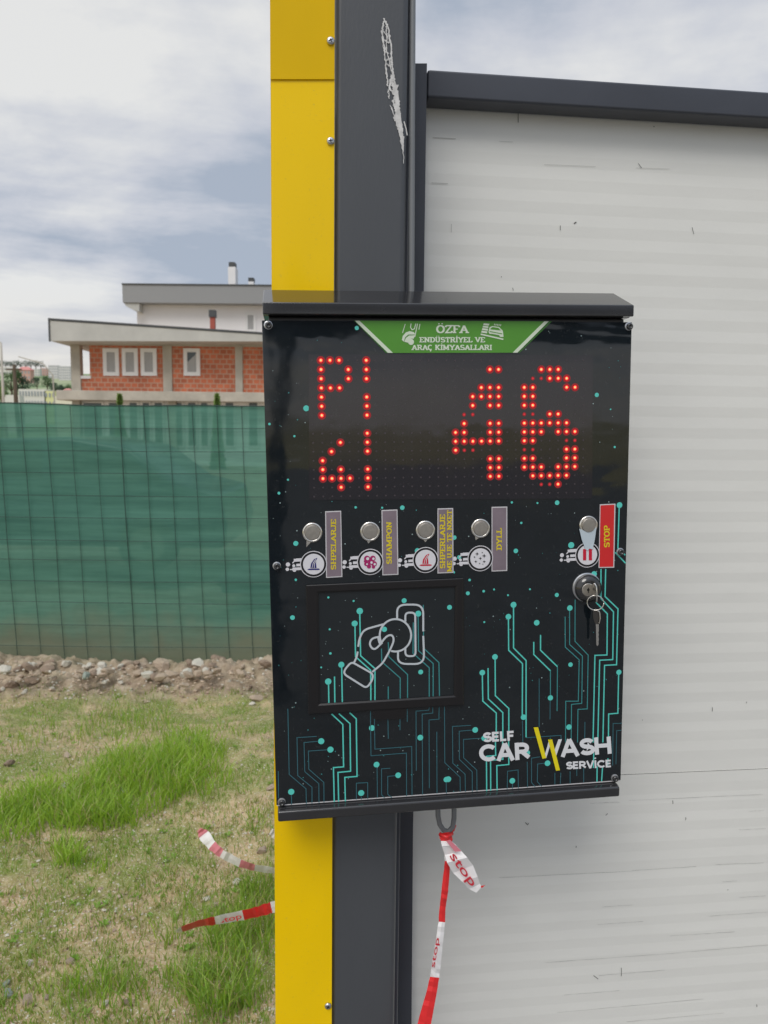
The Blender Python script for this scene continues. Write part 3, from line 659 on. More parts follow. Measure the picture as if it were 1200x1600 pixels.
def sans_stroke(pr, txt, p0, p1, cap, tw=.245, mi=0):
    SG = {'A': (.98, [[(.10, 0), (.49, 1.0)], [(.49, 1.0), (.88, 0)], [(.26, .27), (.72, .27)]]), 'E': (.68, [[(.14, 0), (.14, 1)], [(.14, 1), (.62, 1)], [(.14, .5), (.58, .5)], [(.14, 0), (.62, 0)]]), 'F': (.64, [[(.14, 0), (.14, 1)], [(.14, 1), (.60, 1)], [(.14, .5), (.55, .5)]]),
          'L': (.62, [[(.14, 0), (.14, 1)], [(.14, 0), (.56, 0)]]), 'H': (.92, [[(.14, 0), (.14, 1)], [(.78, 0), (.78, 1)], [(.14, .5), (.78, .5)]]), 'R': (.84, [[(.14, 0), (.14, 1)], bowl(.14, .68, .46, 1), [(.40, .46), (.76, 0)]]),
          'C': (.90, [arc(.50, .5, .40, .5, 42, 318, 18)]), 'S': (.74, [Sg]), 'V': (.86, [[(.08, 1), (.43, 0)], [(.43, 0), (.78, 1)]]), 'İ': (.34, [[(.16, 0), (.16, 1)], [(.16, 1.2), (.16, 1.36)]])}
    tot = sum(SG[c][0] for c in txt); L = math.hypot(p1[0]-p0[0], p1[1]-p0[1]); ex = ((p1[0]-p0[0])/L, (p1[1]-p0[1])/L); ey = (ex[1], -ex[0]); sx = L/tot; x = 0
    w_ = tw*cap; k = (1-tw)
    for ch in txt:
        wd, st = SG[ch]
        for s_ in st:
            ver = s_[0][1] in (0, 1, 1.2) and s_[-1][1] in (0, 1, 1.36) and s_[0][1] != s_[-1][1]
            pts = []
            for j, (a, c) in enumerate(s_):
                yy_ = (tw/2 + c*k) if c <= 1 else c
                if ver and c == 0: yy_ = 0
                if ver and c == 1: yy_ = 1
                pts.append((p0[0]+ex[0]*(x+a)*sx+ey[0]*yy_*cap, p0[1]+ex[1]*(x+a)*sx+ey[1]*yy_*cap))
            pr.line(pts, w_, mi)
        x += wd
# ---- header sign
p = Print(.0007)
p.poly([(553, 501), (862.5, 502), (812, 551), (603, 551.5)], 1)
hd = p.build('header_print', [M['green_print'], M['green_dark']], face)
p = Print(.0010); p.poly([(558, 501), (857, 502), (806, 551), (609, 551.5)], 0); p.build('header_green', [M['green_print']], face)
p = Print(.0013)
p.poly([(554.5, 501), (561.5, 501), (614, 551.3), (606, 551.3)], 0); p.poly([(850.5, 502), (857.5, 502), (808.5, 551), (801, 551)], 0)
serif_text(p, 'ÖZFA', (681.5, 520.5), (732, 520.5), 12.5, 0, .25, .14)
serif_text(p, 'ENDÜSTRİYEL VE', (655.5, 535), (758, 535), 8.3, 0, .25, .15)
serif_text(p, 'ARAÇ KİMYASALLARI', (643.5, 547), (769, 547), 8.3, 0, .25, .15)
def c4(l): return [(550+x/3.75, 495+y/3.75) for x, y in l]
# wheel and brush emblem, car emblem
p.line(c4([(312, 42), (296, 95)]), 1.0); p.line(c4([(398, 42), (392, 75)]), 1.2); p.line(c4([(346, 40), (343, 62), (352, 76), (366, 70), (374, 40)]), 1.3); p.line(c4([(384, 40), (368, 118)]), 1.3)
p.poly(c4([(292, 135), (298, 112), (315, 92), (338, 84), (362, 90), (372, 104), (330, 104), (312, 120), (303, 146)])); p.poly(c4([(306, 146), (316, 124), (334, 110), (368, 108), (362, 128), (345, 128), (331, 140), (328, 152)]))
p.dot(*c4([(346, 147)])[0], 4.3)
p.poly(c4([(772, 38), (806, 41), (800, 52), (769, 48)])); p.poly(c4([(768, 52), (800, 56), (798, 66), (765, 62)])); p.poly(c4([(764, 66), (797, 70), (795, 82), (761, 77)])); p.poly(c4([(760, 81), (794, 86), (790, 97), (757, 92)])); 
p.poly(c4([(755, 98), (888, 128), (886, 136), (753, 106)]))
p.poly(c4([(806, 62), (822, 54), (862, 60), (884, 82), (888, 118), (868, 118), (862, 108), (822, 100), (806, 100), (800, 90), (802, 76)]))
for k in range(5): p.line(c4([(836+k*9, 40+k), (834+k*9, 50+k)]), 1.2)
p.build('header_lettering', [M['cream_print'], M['green_print']], face)
p = Print(.0016); p.poly(c4([(812, 68), (824, 60), (858, 65), (872, 80), (812, 74)])); p.line(c4([(806, 86), (880, 100)]), 1.2); p.build('car_emblem_lines', [M['green_print']], face)

# ---- LED display
DP = (485, 555, 925, 781)
b = MB(); b.prism([MP.px(483, 781, .0002), MP.px(925, 779, .0002), MP.px(926, 555, .0002), MP.px(482, 553.5, .0002)], MP.n*.0006)
disp = b.build('display_window', M['glass'], T)
o00 = Vector(MP.uv(487.0, 563.0, .001)); o31 = Vector(MP.uv(911.8, 563.2, .001)); o015 = Vector(MP.uv(491.0, 776.0, .001)); o3115 = Vector(MP.uv(911.0, 769.5, .001))
def led(c, r):
    s_, t_ = c/31, r/15
    q = (o00*(1-s_)+o31*s_)*(1-t_) + (o015*(1-s_)+o3115*s_)*t_
    return q
def disc(mb, q, r0, r1, h, mi, n=16):
    if r0 <= 0: mb.poly([MP.at(q.x+r1*math.cos(2*math.pi*i/n), q.y+r1*math.sin(2*math.pi*i/n), h) for i in range(n)], mi)
    else:
        for i in range(n):
            a, c = 2*math.pi*i/n, 2*math.pi*(i+1)/n
            mb.quad(MP.at(q.x+r0*math.cos(a), q.y+r0*math.sin(a), h), MP.at(q.x+r1*math.cos(a), q.y+r1*math.sin(a), h), MP.at(q.x+r1*math.cos(c), q.y+r1*math.sin(c), h), MP.at(q.x+r0*math.cos(c), q.y+r0*math.sin(c), h), mi)
digits = {'P': [(0, '123'), (1, '14'), (2, '14'), (3, '123'), (4, '1'), (5, '1'), (6, '1')],
 'bar': [(r, '6') for r in (0, 1, 2, 4, 5, 6, 8, 9, 10, 12, 13, 14)], 'small four': [(9, '3'), (10, '2'), (11, '1'), (12, '13'), (13, '1234'), (14, '3')]}
DG = [('lit_symbol', [(r, [int(ch) for ch in s_]) for r, s_ in v]) for v in digits.values()]
DG.append(('lit_digit', [(1, [20, 21]), (3, [19, 20, 21]), (4, [18, 19, 20, 21]), (5, [18, 20, 21]), (6, [-17, -18]), (7, [17, 20, 21]), (8, [16, 17, 20, 21]), (9, [16, 17, 18, 19, 20, 21]), (10, [16, -17, -18]), (11, [20, 21]), (12, [20, 21]), (13, [20, 21])]))
DG.append(('lit_digit', [(1, [26, 27, 28]), (2, [-25, -26, 27, 28, 29]), (3, [24, 25, 29, 30]), (4, [24, 25]), (5, [24, 25]), (6, [-24, -25, 27, 28]), (7, [24, 25, 26, 27, 28, 29]), (8, [24, 25, 26, 28, 29, 30]), (9, [24, 25, -29, -30]),
  (10, [-24, -25, 29, 30]), (11, [24, 25, 29, 30]), (12, [24, 25, 26, 28, 29, 30]), (13, [25, 26, 27, 28, 29]), (14, [-26, -27, 28])]))
lit = set()
for nm, rows in DG:
    b = MB()
    for r, cs in rows:
        for c in cs:
            q = led(abs(c), r); lit.add((abs(c), r))
            if c > 0:
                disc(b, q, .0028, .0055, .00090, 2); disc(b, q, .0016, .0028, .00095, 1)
                b.lathe(MP.at(q.x, q.y), MP.u, MP.v, MP.n, [(.0017, .0009), (.0015, .0015), (.0008, .0019)], 10, 0)
            else:
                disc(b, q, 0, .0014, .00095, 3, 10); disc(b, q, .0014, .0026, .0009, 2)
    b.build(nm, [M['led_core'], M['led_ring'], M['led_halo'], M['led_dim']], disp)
b = MB()
for c in range(32):
    for r in range(16):
        if (c, r) not in lit: disc(b, led(c, r), 0, .0012, .0009, 0, 8)
b.build('unlit_led_grid', M['led_off'], disp)

# ---- buttons, icons, plates
plates = [('SHPELARJE', [(508, 799), (533, 798), (535, 901.5), (509.5, 903)], 'plate', [((525, 890.5), (525, 811), 'SHPELARJE', 8.0)]),
 ('SHAMPON', [(596, 797), (621, 796), (622.5, 898), (597.5, 899)], 'plate', [((612, 881.5), (612, 815), 'SHAMPON', 8.2)]),
 ('x', [(683.5, 794.5), (708, 793.8), (708.5, 895), (683.5, 896)], 'plate', [((695.5, 888.5), (695.5, 803.5), 'SHPERLARJE', 8.2), ((705.8, 893.5), (705.8, 797), 'ME UJE TE NXET', 7.2)]),
 ('DYLL', [(768, 792), (792.5, 791.5), (792.5, 892), (768, 893)], 'plate', [((784, 859.5), (784, 825), 'DYLL', 8.2)]),
 ('STOP', [(937, 788), (961.5, 787), (959.5, 887), (935, 887.5)], 'red_plate', [((952.5, 855.5), (952.5, 821), 'STOP', 8.8)])]
for _, cn, mt, tx in plates:
    cc = (sum(q[0] for q in cn)/4, sum(q[1] for q in cn)/4)
    b = MB(); b.prism([MP.px(x, y, .0003) for x, y in (cn[3], cn[2], cn[1], cn[0])], MP.n*.0008); pt = b.build('label_plate', M['plate_edge'], T, bevel=.0003)
    b = MB(); inn = [(cc[0]+(x-cc[0])*.88, cc[1]+(y-cc[1])*.968) for x, y in cn]
    b.prism([MP.px(x, y, .0011) for x, y in (inn[3], inn[2], inn[1], inn[0])], MP.n*.00015); b.build('plate_face', M[mt], pt)
    p = Print(.0014)
    for a, c, t_, cap in tx: serif_text(p, t_, a, c, cap, 0, .25, .14)
    p.build('lettering', [M['yel_text']], pt)
icons = [(490, 881.5, 'sail', 'blue_print'), (578.5, 878, 'foam', 'magenta_print'), (665, 875, 'sail', 'red_print'), (750.5, 872.5, 'sparkle', 'black_print'), (918, 867, 'pause', 'red_print')]
for (x, y, kind, mt) in icons:
    p = Print(.0008)
    for (yo, x0, x1, wd) in ((-6, -31, -17, 4.2), (1.5, -27, -18, 3.8), (7.5, -33, -17, 4.0)):
        p.line([(x+x0, y+yo), (x+x1, y+yo-.6)], wd, 1)
    p.line([(x-33, y-1.5), (x-27, y-8), (x-16, y-8.6)], 1.6, 1); p.dot(x-40, y+.5, 3.2, 1, 10); p.dot(x-31, y+2.5, 2.2, 1, 10); p.dot(x-41, y+8, 2.6, 1, 10); p.dot(x-30, y+9, 3, 1, 10)
    p.b.quad(*[MP.px(x+a, y+c, .0011) for a, c in ((-37, 9.2), (-26, 8.8), (-26, 7.2), (-37, 7.6))], 1)
    ic = p.build('icon_badge', [M['black_print'], M['icon_white']], T)
    p = Print(.0013); p.dot(x, y, 19.6, 1, 40); p.k = 0; p.h = .0016; p.dot(x, y, 18.4, 0, 40); p.k = 0; p.h = .0018; p.dot(x, y, 15.4, 1, 40)
    p.build('badge_ring', [M['black_print'], M['icon_white']], ic)
    p = Print(.0021)
    if kind == 'sail':
        p.poly([(x-5, y+6), (x-4, y-1), (x+1, y-8), (x+6, y-10), (x+3.5, y-5), (x+4.5, y+6)]); p.poly([(x-10, y+8.5), (x-7, y+7), (x+8, y+6.8), (x+10, y+8), (x+8, y+9), (x-7, y+9.2)])
        p.k = 0; p.h = .0024; p.line([(x-2.5, y+6), (x-.5, y-2), (x+3.5, y-8)], .8, 1); p.line([(x+1, y+6), (x+1.5, y-1), (x+4, y-6)], .8, 1)
    elif kind == 'foam':
        for q in ((-5, -5, 4.6), (4, -5.5, 4.2), (-6, 3, 3.4), (1, 0, 4.2), (6, 3, 4.2), (-2, 7, 3.2), (5, 8, 2.4), (-8, -1, 2)): p.dot(x+q[0], y+q[1], q[2], 0, 14)
        p.k = 0; p.h = .0024
        for q in ((-4, -5, 2.3), (5, -5, 1.9), (2, 1, 1.9), (7, 3.6, 1.8), (-5, 3.5, 1.3)): p.dot(x+q[0], y+q[1], q[2], 1, 12)
    elif kind == 'sparkle':
        for (a, c, r) in ((-5, -7, 3.2), (3, -9, 1.6), (6, -4, 3.6), (-9, -2, 1.8), (0, 0, 2.8), (-7, 5, 2.6), (6, 5, 2.8), (-1, 8, 1.6), (4, 9, 1.2)):
            p.poly([(x+a, y+c-r), (x+a+r*.22, y+c-r*.22), (x+a+r, y+c), (x+a+r*.22, y+c+r*.22), (x+a, y+c+r), (x+a-r*.22, y+c+r*.22), (x+a-r, y+c), (x+a-r*.22, y+c-r*.22)])
    else:
        p.poly([(x-7, y-9), (x-2, y-9), (x-2, y+8.5), (x-7, y+8.5)]); p.poly([(x+2, y-9), (x+7, y-9), (x+7, y+8.5), (x+2, y+8.5)])
    p.build('badge_symbol', [M[mt], M['icon_white']], ic)
btn = [(488, 832, (478.5, 855)), (578, 830.5, (575.5, 849)), (664.5, 828.5, (664.5, 847)), (750.5, 825.5, (743, 844)), (919, 820.5, None)]
k_ = 1.06/F
for i, (x, y, tip) in enumerate(btn):
    u, v = MP.uv(x, y); o = MP.at(u, v); b = MB()
    b.lathe(o, MP.u, MP.v, MP.n, [(14.6*k_, 0), (14.6*k_, .0012), (13.9*k_, .0021), (11.6*k_, .0025), (11.2*k_, .0012), (10.9*k_, .0012)], 48)
    bz = b.build('push_button', M['steel'], T, smooth=True)
    b = MB(); b.lathe(o, MP.u, MP.v, MP.n, [(10.6*k_, .0010), (10.5*k_, .0030), (10.0*k_, .0035), (5*k_, .0036)], 48); b.build('button_cap', M['steel_cap'], bz, smooth=False)
    b = MB()
    if tip:
        a = math.atan2(-(tip[1]-y), tip[0]-x); L = math.hypot(tip[0]-x, tip[1]-y)
        pts = [(x+14*math.cos(a+s_), y-14*math.sin(a+s_)) for s_ in (1.0, .6, .3)] + [tip] + [(x+14*math.cos(a+s_), y-14*math.sin(a+s_)) for s_ in (-.3, -.6, -1.0)] + [(x+10*math.cos(a), y-10*math.sin(a))]
        b.prism([MP.px(q[0], q[1], .0004) for q in pts][::-1], MP.n*.0007); b.build('film_tab', M['steel'], bz)
    else:
        pts = [(905, 826), (909, 843), (914.5, 858), (918, 860), (921, 857), (926, 858), (929.5, 843), (932, 824), (919, 832)]
        b.poly([MP.px(q[0], q[1], .0026+.0004*(k % 2)) for k, q in enumerate(pts)][::-1]); b.build('film_tab', M['film'], bz)

# ---- card screen with the hand and coin symbol
fr = [(478.5, 915), (724.5, 904), (725, 1102.5), (482, 1117)]; inr = [(497.5, 927), (712, 918), (710, 1088), (500, 1101)]
b = MB()
O = [MP.px(x, y, .0060) for x, y in fr]; I_ = [MP.px(x, y, .0060) for x, y in inr]
cen = MP.uv(604, 1010); 
fo = [Vector(MP.uv(x, y, .006)) for x, y in fr]; fi = [Vector(MP.uv(x, y, .006)) for x, y in inr]
lay = [(fo, 0.0002), (fo, .0034), ([q+(Vector(cen)-q).normalized()*.0014 for q in fo], .0042), ([q-(Vector(cen)-q).normalized()*.0035 for q in fi], .0042), (fi, .0028), (fi, .0003)]
for i in range(len(lay)-1):
    (A_, ha), (B_, hb) = lay[i], lay[i+1]
    for k in range(4):
        a, c = A_[k], A_[(k+1) % 4]; d, e2 = B_[(k+1) % 4], B_[k]
        b.quad(MP.at(*a, ha), MP.at(*e2, hb), MP.at(*d, hb), MP.at(*c, ha))
sf = b.build('screen_frame', M['bezel'], T, bevel=.0006)
b = MB(); b.poly([MP.at(*q, .0012) for q in fi][::-1]); sg = b.build('screen', mat('screen_glass', (.016, .020, .023), .06), sf)
p = Print(.0014)
for l in scr: p.line(l, 1.9, 0)
for l in scrm: p.line(l, 1.5, 1)
for x, y, r in ((533, 243, 18), (503, 316, 17), (425, 557, 17), (348, 656, 18), (793, 182, 14), (876, 258, 17), (1059, 221, 14), (890, 600, 14), (677, 350, 15), (349, 163, 6), (497, 184, 6), (357, 350, 6), (361, 491, 7), (307, 573, 5)): p.dot(420+x/3.75, 890+y/3.75, r/3.75, 0)
for i in range(36): p.dot(rs.uniform(502, 706), rs.uniform(932, 1085), rs.choice([.4, .5, .6]), 2, 8)
p.build('screen_print', [M['teal'], M['teal_mid'], M['star']], sf)
p = Print(.0017); W_ = 2.9
def rnd(pts, r, closed=False):
    out = []; n = len(pts)
    for i, q in enumerate(pts):
        if not closed and i in (0, n-1): out.append(q); continue
        a, c = Vector(pts[i-1]), Vector(pts[(i+1) % n]); q = Vector(q)
        da, dc = (a-q), (c-q); ra = min(r, da.length*.49); rc = min(r, dc.length*.49); s0 = q+da.normalized()*ra; s1 = q+dc.normalized()*rc
        for k in range(7): t = k/6; z = s0*(1-t)**2 + q*2*t*(1-t) + s1*t*t; out.append((z.x, z.y))
    return out
def ic_(l, r=30, closed=False): p.line(c6(rnd(l, r, closed)), W_, 0, closed)
ic_([(752, 292), (752, 205), (905, 205), (905, 362)], 55); ic_([(905, 388), (911, 553), (757, 553), (757, 478)], 55)
ic_([(800, 305), (800, 252), (858, 252), (860, 507), (800, 507), (800, 455)], 24)
p.line(c6([(742+92*math.cos(math.radians(a)), 385-95*math.sin(math.radians(a))) for a in range(212, -112, -6)]), W_)
ic_([(524, 452), (530, 405), (556, 352), (672, 320)], 35); ic_([(521, 480), (515, 512), (500, 545)], 12)
ic_([(655, 392), (603, 402), (588, 438), (612, 470), (640, 455), (688, 390), (722, 380), (735, 412), (712, 468), (668, 548), (606, 600)], 26); ic_([(640, 395), (648, 430), (660, 440)], 10)
ic_([(485, 540), (612, 612), (606, 650), (572, 695), (440, 612), (445, 585)], 22, True)
p.build('hand_coin_symbol', [M['icon_line']], sf)
b = MB(); tb = rnd([(581, 1108), (584, 1124), (634, 1121), (635, 1105)], 9)
b.prism([MP.px(x, y, .0003) for x, y in tb], MP.n*.0022); b.build('pull_tab', M['bezel'], T)

# ---- brand lettering
p = Print(.0008)
sans_stroke(p, 'SELF', (755, 1160), (804, 1157), 15.5)
sans_stroke(p, 'CAR', (749.5, 1190.5), (829, 1186.5), 27)
sans_stroke(p, 'ASH', (876, 1183), (957, 1177.5), 27)
sans_stroke(p, 'SERVİCE', (884.5, 1202.3), (955.5, 1198.8), 12)
p.build('white_lettering', M['white_print'], face)
p = Print(.0012)
p.poly(c8([(597, 740), (614, 738), (638, 660), (630, 626), (622, 660)])); p.poly(c8([(660, 700), (672, 738), (712, 620), (690, 621), (664, 692)]))
p.build('white_stroke', [M['white_print']], face)
p = Print(.0015); p.poly(c8([(535, 546), (563, 545), (614, 738), (590, 742)])); p.poly(c8([(625, 623), (651, 621), (700, 814), (675, 817)]))
p.build('yellow_slash', [M['yel_slash']], face)

# ---- lock
u, v = MP.uv(917, 918); o = MP.at(u, v); b = MB()
b.lathe(o - MP.u*.0008 + MP.v*.0006, MP.u, MP.v, MP.n, [(22.6*k_, 0), (22.6*k_, .0015), (21*k_, .0022)], 40); lk = b.build('lock', M['zinc'], T, smooth=False)
b = MB(); b.lathe(o + MP.u*.001 - MP.v*.001, MP.u, MP.v, MP.n, [(21.5*k_, .001), (21*k_, .004), (15*k_, .009), (12.5*k_, .0095), (11*k_, .008)], 40); b.build('lock_bezel', M['cap'], lk, smooth=True)
b = MB(); o2 = MP.at(*MP.uv(919, 921.5, .0095)) ; b.lathe(o2, MP.u, MP.v, MP.n, [(10*k_, .007), (10*k_, .0098), (9.2*k_, .0102), (5*k_, .0103)], 32); b.build('lock_barrel', M['steel_cap'], lk)
b = MB(); b.lathe(o2 - MP.u*.0002, MP.u, MP.v, MP.n, [(2.2*k_, .0104), (1.8*k_, .0105)], 12); b.box(o2 - MP.u*.0006 - MP.v*.0042 + MP.n*.01055, MP.u*.0012, MP.v*.0074, MP.n*.0002); b.build('keyhole', M['dark'], lk)
KT = thing('key_bunch', MP.px(931, 960, .015), 'two steel keys on a split ring, one pushed into the black terminal lock', 'keys')
def kp(x, y, h): return MP.px(x, y, h)
b = MB()
b.prism([kp(924, 914, .0105), kp(928, 911, .030), kp(931, 916, .033), kp(931.8, 930, .034), kp(931.5, 940, .032), kp(928.5, 942, .026), kp(926.5, 934, .016), kp(924.5, 926, .0105)], MP.u*.0019)
b.build('inserted_key', M['steel'], KT, bevel=.0003)
b = MB(); rc = MP.uv(930.3, 942, .024); ring = [MP.at(rc[0]+11.3*k_*math.cos(t), rc[1]+11.3*k_*math.sin(t), .024+.004*math.cos(t)) for t in [2*math.pi*i/36 for i in range(37)]]
b.tube(ring, .00072, 8); b.build('split_ring', M['steel'], KT, smooth=True)
b = MB(); hb = [(926, 953), (930, 951), (935.5, 954), (937, 964), (936, 973), (933.5, 977), (929, 974), (926, 964)]
b.prism([kp(x, y, .015) for x, y in hb], MP.n*.0016, 0)
kb = b.build('key_bow', mat('steel_dark_reflection', (.16, .15, .14), .3, 1), KT, bevel=.0004)  # same key steel, darkened: the bow's dark reflection is put into the colour
b = MB(); b.tube([kp(931.5, 952.5, .018), kp(936.5, 956, .018), kp(937.6, 966, .018), kp(936, 974, .018)], .0009, 8); b.build('bow_edge', M['steel'], kb, smooth=True)
b = MB(); bl = [(930.2, 975), (934.8, 975), (934.9, 985), (934.0, 988), (935, 991), (934.2, 994), (935, 998), (934.2, 1002), (934.6, 1006), (932.8, 1009), (931, 1007), (930.7, 990)]
b.prism([kp(x, y, .0155) for x, y in bl], MP.n*.0018); b.build('key_blade', M['steel'], KT)

bay = thing('wash_bay_frame', (-1.6, -2.2, 0), 'dark steel post and beam of the wash bay opposite the black terminal', 'frame')
def mir(x, y, Y=-2.2):
    q = MP.px(x, y); d = ray(x, y); d = d - MP.n*2*d.dot(MP.n); return q + d*((Y-q.y)/d.y)
b = MB(); g0, g1 = mir(440, 500), mir(424, 690); xr = (g0.x+g1.x)/2; wq = abs(mir(428, 600).x - mir(456, 600).x); b.abox(xr-wq/2, -2.35, 0, xr+wq/2, -2.2, mir(440, 500).z+.35); b.build('bay_post', M['rail'], bay, bevel=.01)
zb = mir(500, 508).z; b = MB(); b.abox(xr-wq/2, -2.34, zb, xr+3.6, -2.21, zb+.22); b.build('bay_beam', M['rail'], bay, bevel=.01)
# ================================================================== BARRIER TAPES
def ribbon(name, path, label, parts, cat='barrier tape', group=None, back=None):
    """path: list of (left point, right point, material index) cross-sections"""
    b = MB(); vs = []
    for l_, r_, m_i in path: vs += [l_, l_.lerp(r_, .5) + Vector((0, -.0012, .0008)), r_]
    b.v = [Vector(q) for q in vs]
    for i in range(len(path)-1):
        for k in (0, 1): b.f.append([i*3+k, i*3+k+1, i*3+4+k, i*3+3+k]); b.m.append(path[i][2])
    o = b.build(name, parts); sm = o.modifiers.new('th', 'SOLIDIFY'); sm.thickness = .00015
    return tag(o, label, cat, group)
TPL = MP.off(-.03)
TM = [M['tape_red'], M['tape_white'], M['tape_pink']]
def wide(pts, pl, h=0):
    out = []
    for (xl, yl, xr, yr, m, hh) in pts: jx = .9*mnoise.noise(Vector((yl*.11, m*3.1, 2))); out.append((pl.px(xl+jx, yl, hh+.0025*mnoise.noise(Vector((yl*.09, 1, 1)))), pl.px(xr+jx*.5-.8, yr, hh+.004*mnoise.noise(Vector((yl*.13, 5, 1)))), m))
    return out
dense = []
key = [(686, 1302, 706, 1300, 0, .004), (687, 1310, 708, 1312, 0, .007), (692, 1318, 706, 1320, 1, .006), (695, 1345, 704, 1346, 0, .004), (693, 1362, 703, 1365, 0, .002), (690, 1390, 701, 1393, 0, .004), (687, 1415, 697, 1417, 0, .002), (685, 1440, 696, 1441, 1, .003), (681, 1470, 693, 1472, 1, .006), (676, 1500, 690, 1502, 1, .004), (672, 1526, 687, 1527.5, 0, .003), (665, 1555, 682, 1558, 0, .006), (656, 1585, 676, 1590, 0, .01), (646, 1625, 668, 1632, 0, .015), (620, 1720, 650, 1735, 1, .03), (590, 1830, 625, 1850, 0, .05), (560, 1960, 600, 1985, 1, .06), (540, 2120, 585, 2140, 0, .07)]
for i in range(len(key)-1):
    for s_ in range(4):
        t = s_/4; dense.append(tuple(key[i][j]*(1-t)+key[i+1][j]*t if j != 4 else key[i][4] for j in range(6)))
hang = ribbon('barrier_tape', wide(dense, TPL), 'long red and white barrier tape hanging from the conduit loop under the terminal', TM)
tt = [(688, 1309, 700, 1307, 0, .012), (689, 1314, 706, 1314, 1, .012), (690, 1322, 714, 1321, 1, .016), (695, 1336, 722, 1330, 1, .014), (699, 1348, 731, 1340, 1, .018), (708, 1364, 740, 1352, 1, .014), (722, 1378, 747, 1370, 1, .017), (733, 1389, 751, 1381, 1, .013), (744, 1395, 753, 1386, 1, .015)]
tail = wide(tt, TPL)
b = MB()
for i in range(len(tail)-1): b.quad(tail[i][0], tail[i][1], tail[i+1][1], tail[i+1][0], tail[i][2])
b.quad(TPL.px(752, 1384, .015), TPL.px(758.5, 1383, .016), TPL.px(753, 1387.5, .015), TPL.px(751, 1386, .015), 0)
b.quad(TPL.px(697, 1314, .018), TPL.px(703, 1312, .019), TPL.px(721, 1330, .02), TPL.px(711, 1331, .019), 2)
b.build('loose_tail', TM, hang)
b = MB(); b.tube([cl.px(703, 1301), cl.px(709, 1297), cl.px(711.5, 1290), cl.px(706, 1286)], .0016, 8); b.tube([TPL.px(687, 1303, .004), TPL.px(697, 1308, .012), TPL.px(707, 1302, .005)], [.0028, .0035, .0026], 8)
b.build('knot', M['tape_red'], hang, smooth=True)
b = MB(); sans_text(b, TPL, .0195, 'stop', (702, 1338), (736, 1386), 13, .01); b.build('tape_lettering', M['tape_ink'], hang)
b = MB(); sans_text(b, TPL, .0075, 'stop', (679, 1512), (686.5, 1466), 6.5, .01); b.build('tape_lettering', M['tape_ink'], hang)
def ground_tape(name, pts, label):
    out = []; 
    for i in range(len(pts)-1):
        for s_ in range(5):
            t = s_/5; x, y, hw, z = [pts[i][j]*(1-t)+pts[i+1][j]*t for j in (0, 1, 2, 3)]
            dx_, dy_ = pts[i+1][0]-pts[i][0], pts[i+1][1]-pts[i][1]; L = math.hypot(dx_, dy_); nx_, ny_ = -dy_/L, dx_/L
            zz_ = z + .012*mnoise.noise(Vector((i*1.3+s_*.6, z*9, 4))); hw *= 1+.25*mnoise.noise(Vector((i*.9+s_*.4, 3, 8)))
            out.append((ground_pt(x-nx_*hw, y-ny_*hw, zz_+.03), ground_pt(x+nx_*hw, y+ny_*hw, zz_-.01), pts[i][4]))
    return ribbon(name, out, label, TM)
ground_tape('barrier_tape', [(311, 1296, 4, .13, 2), (318, 1304, 9, .13, 1), (331, 1321, 8, .12, 2), (346, 1334, 6.5, .12, 1), (375, 1349, 6, .11, 2), (398, 1356, 5, .1, 1), (432, 1361, 4.5, .1, 0), (520, 1366, 6, .08, 1), (600, 1360, 6, .06, 0)], 'faded pink and white barrier tape with a raised end lying on the grass')
lt = ground_tape('barrier_tape', [(275, 1456, 2, .10, 1), (284, 1452, 4, .11, 0), (310, 1443, 5, .11, 0), (336, 1438.5, 6.5, .11, 1), (380, 1430, 7.5, .11, 0), (405, 1424, 8, .11, 0), (424, 1418, 8, .11, 1), (470, 1408, 9, .1, 0), (600, 1390, 9, .06, 1)], 'bright red barrier tape with one white printed section lying on the lower grass')
gp = Plane(ground_pt(360, 1434, .125), (1, 0, 0), (0, 0, 1))
b = MB(); sans_text(b, gp, .004, 'stop', (344, 1442.5), (378, 1435), 8, .012); b.build('tape_lettering', M['tape_ink'], lt)
ground_tape('barrier_tape', [(423, 1299, 5, .12, 1), (432, 1304, 8, .12, 0), (470, 1312, 8, .1, 0)], 'short orange and white tape end poking out from behind the yellow strip').parent = None

# ================================================================== FENCE
fo_ = far_pt(215, 900, FY)
FPn = Plane((fo_.x, FY, 0), (1, .0, 0), (0, 0, 1))
fence = thing('netting_fence', (fo_.x, FY, 0), 'green shade netting on a wire mesh fence across the left of the picture', 'fence')
zt_ = FPn.px(200, 632).z; sh = -.040
cell = (FPn.px(238, 700).x - FPn.px(200, 700).x)
x_w0 = FPn.px(186, 639).x
topz = lambda x: zt_ + .012*math.sin(x*1.3) + .006*math.sin(x*4.1+1) + .012*mnoise.noise(Vector((x*2.2, 0, 3))) + .010*(x-x_w0)
def FX(x, z): return x + (zt_-z)*(.040)
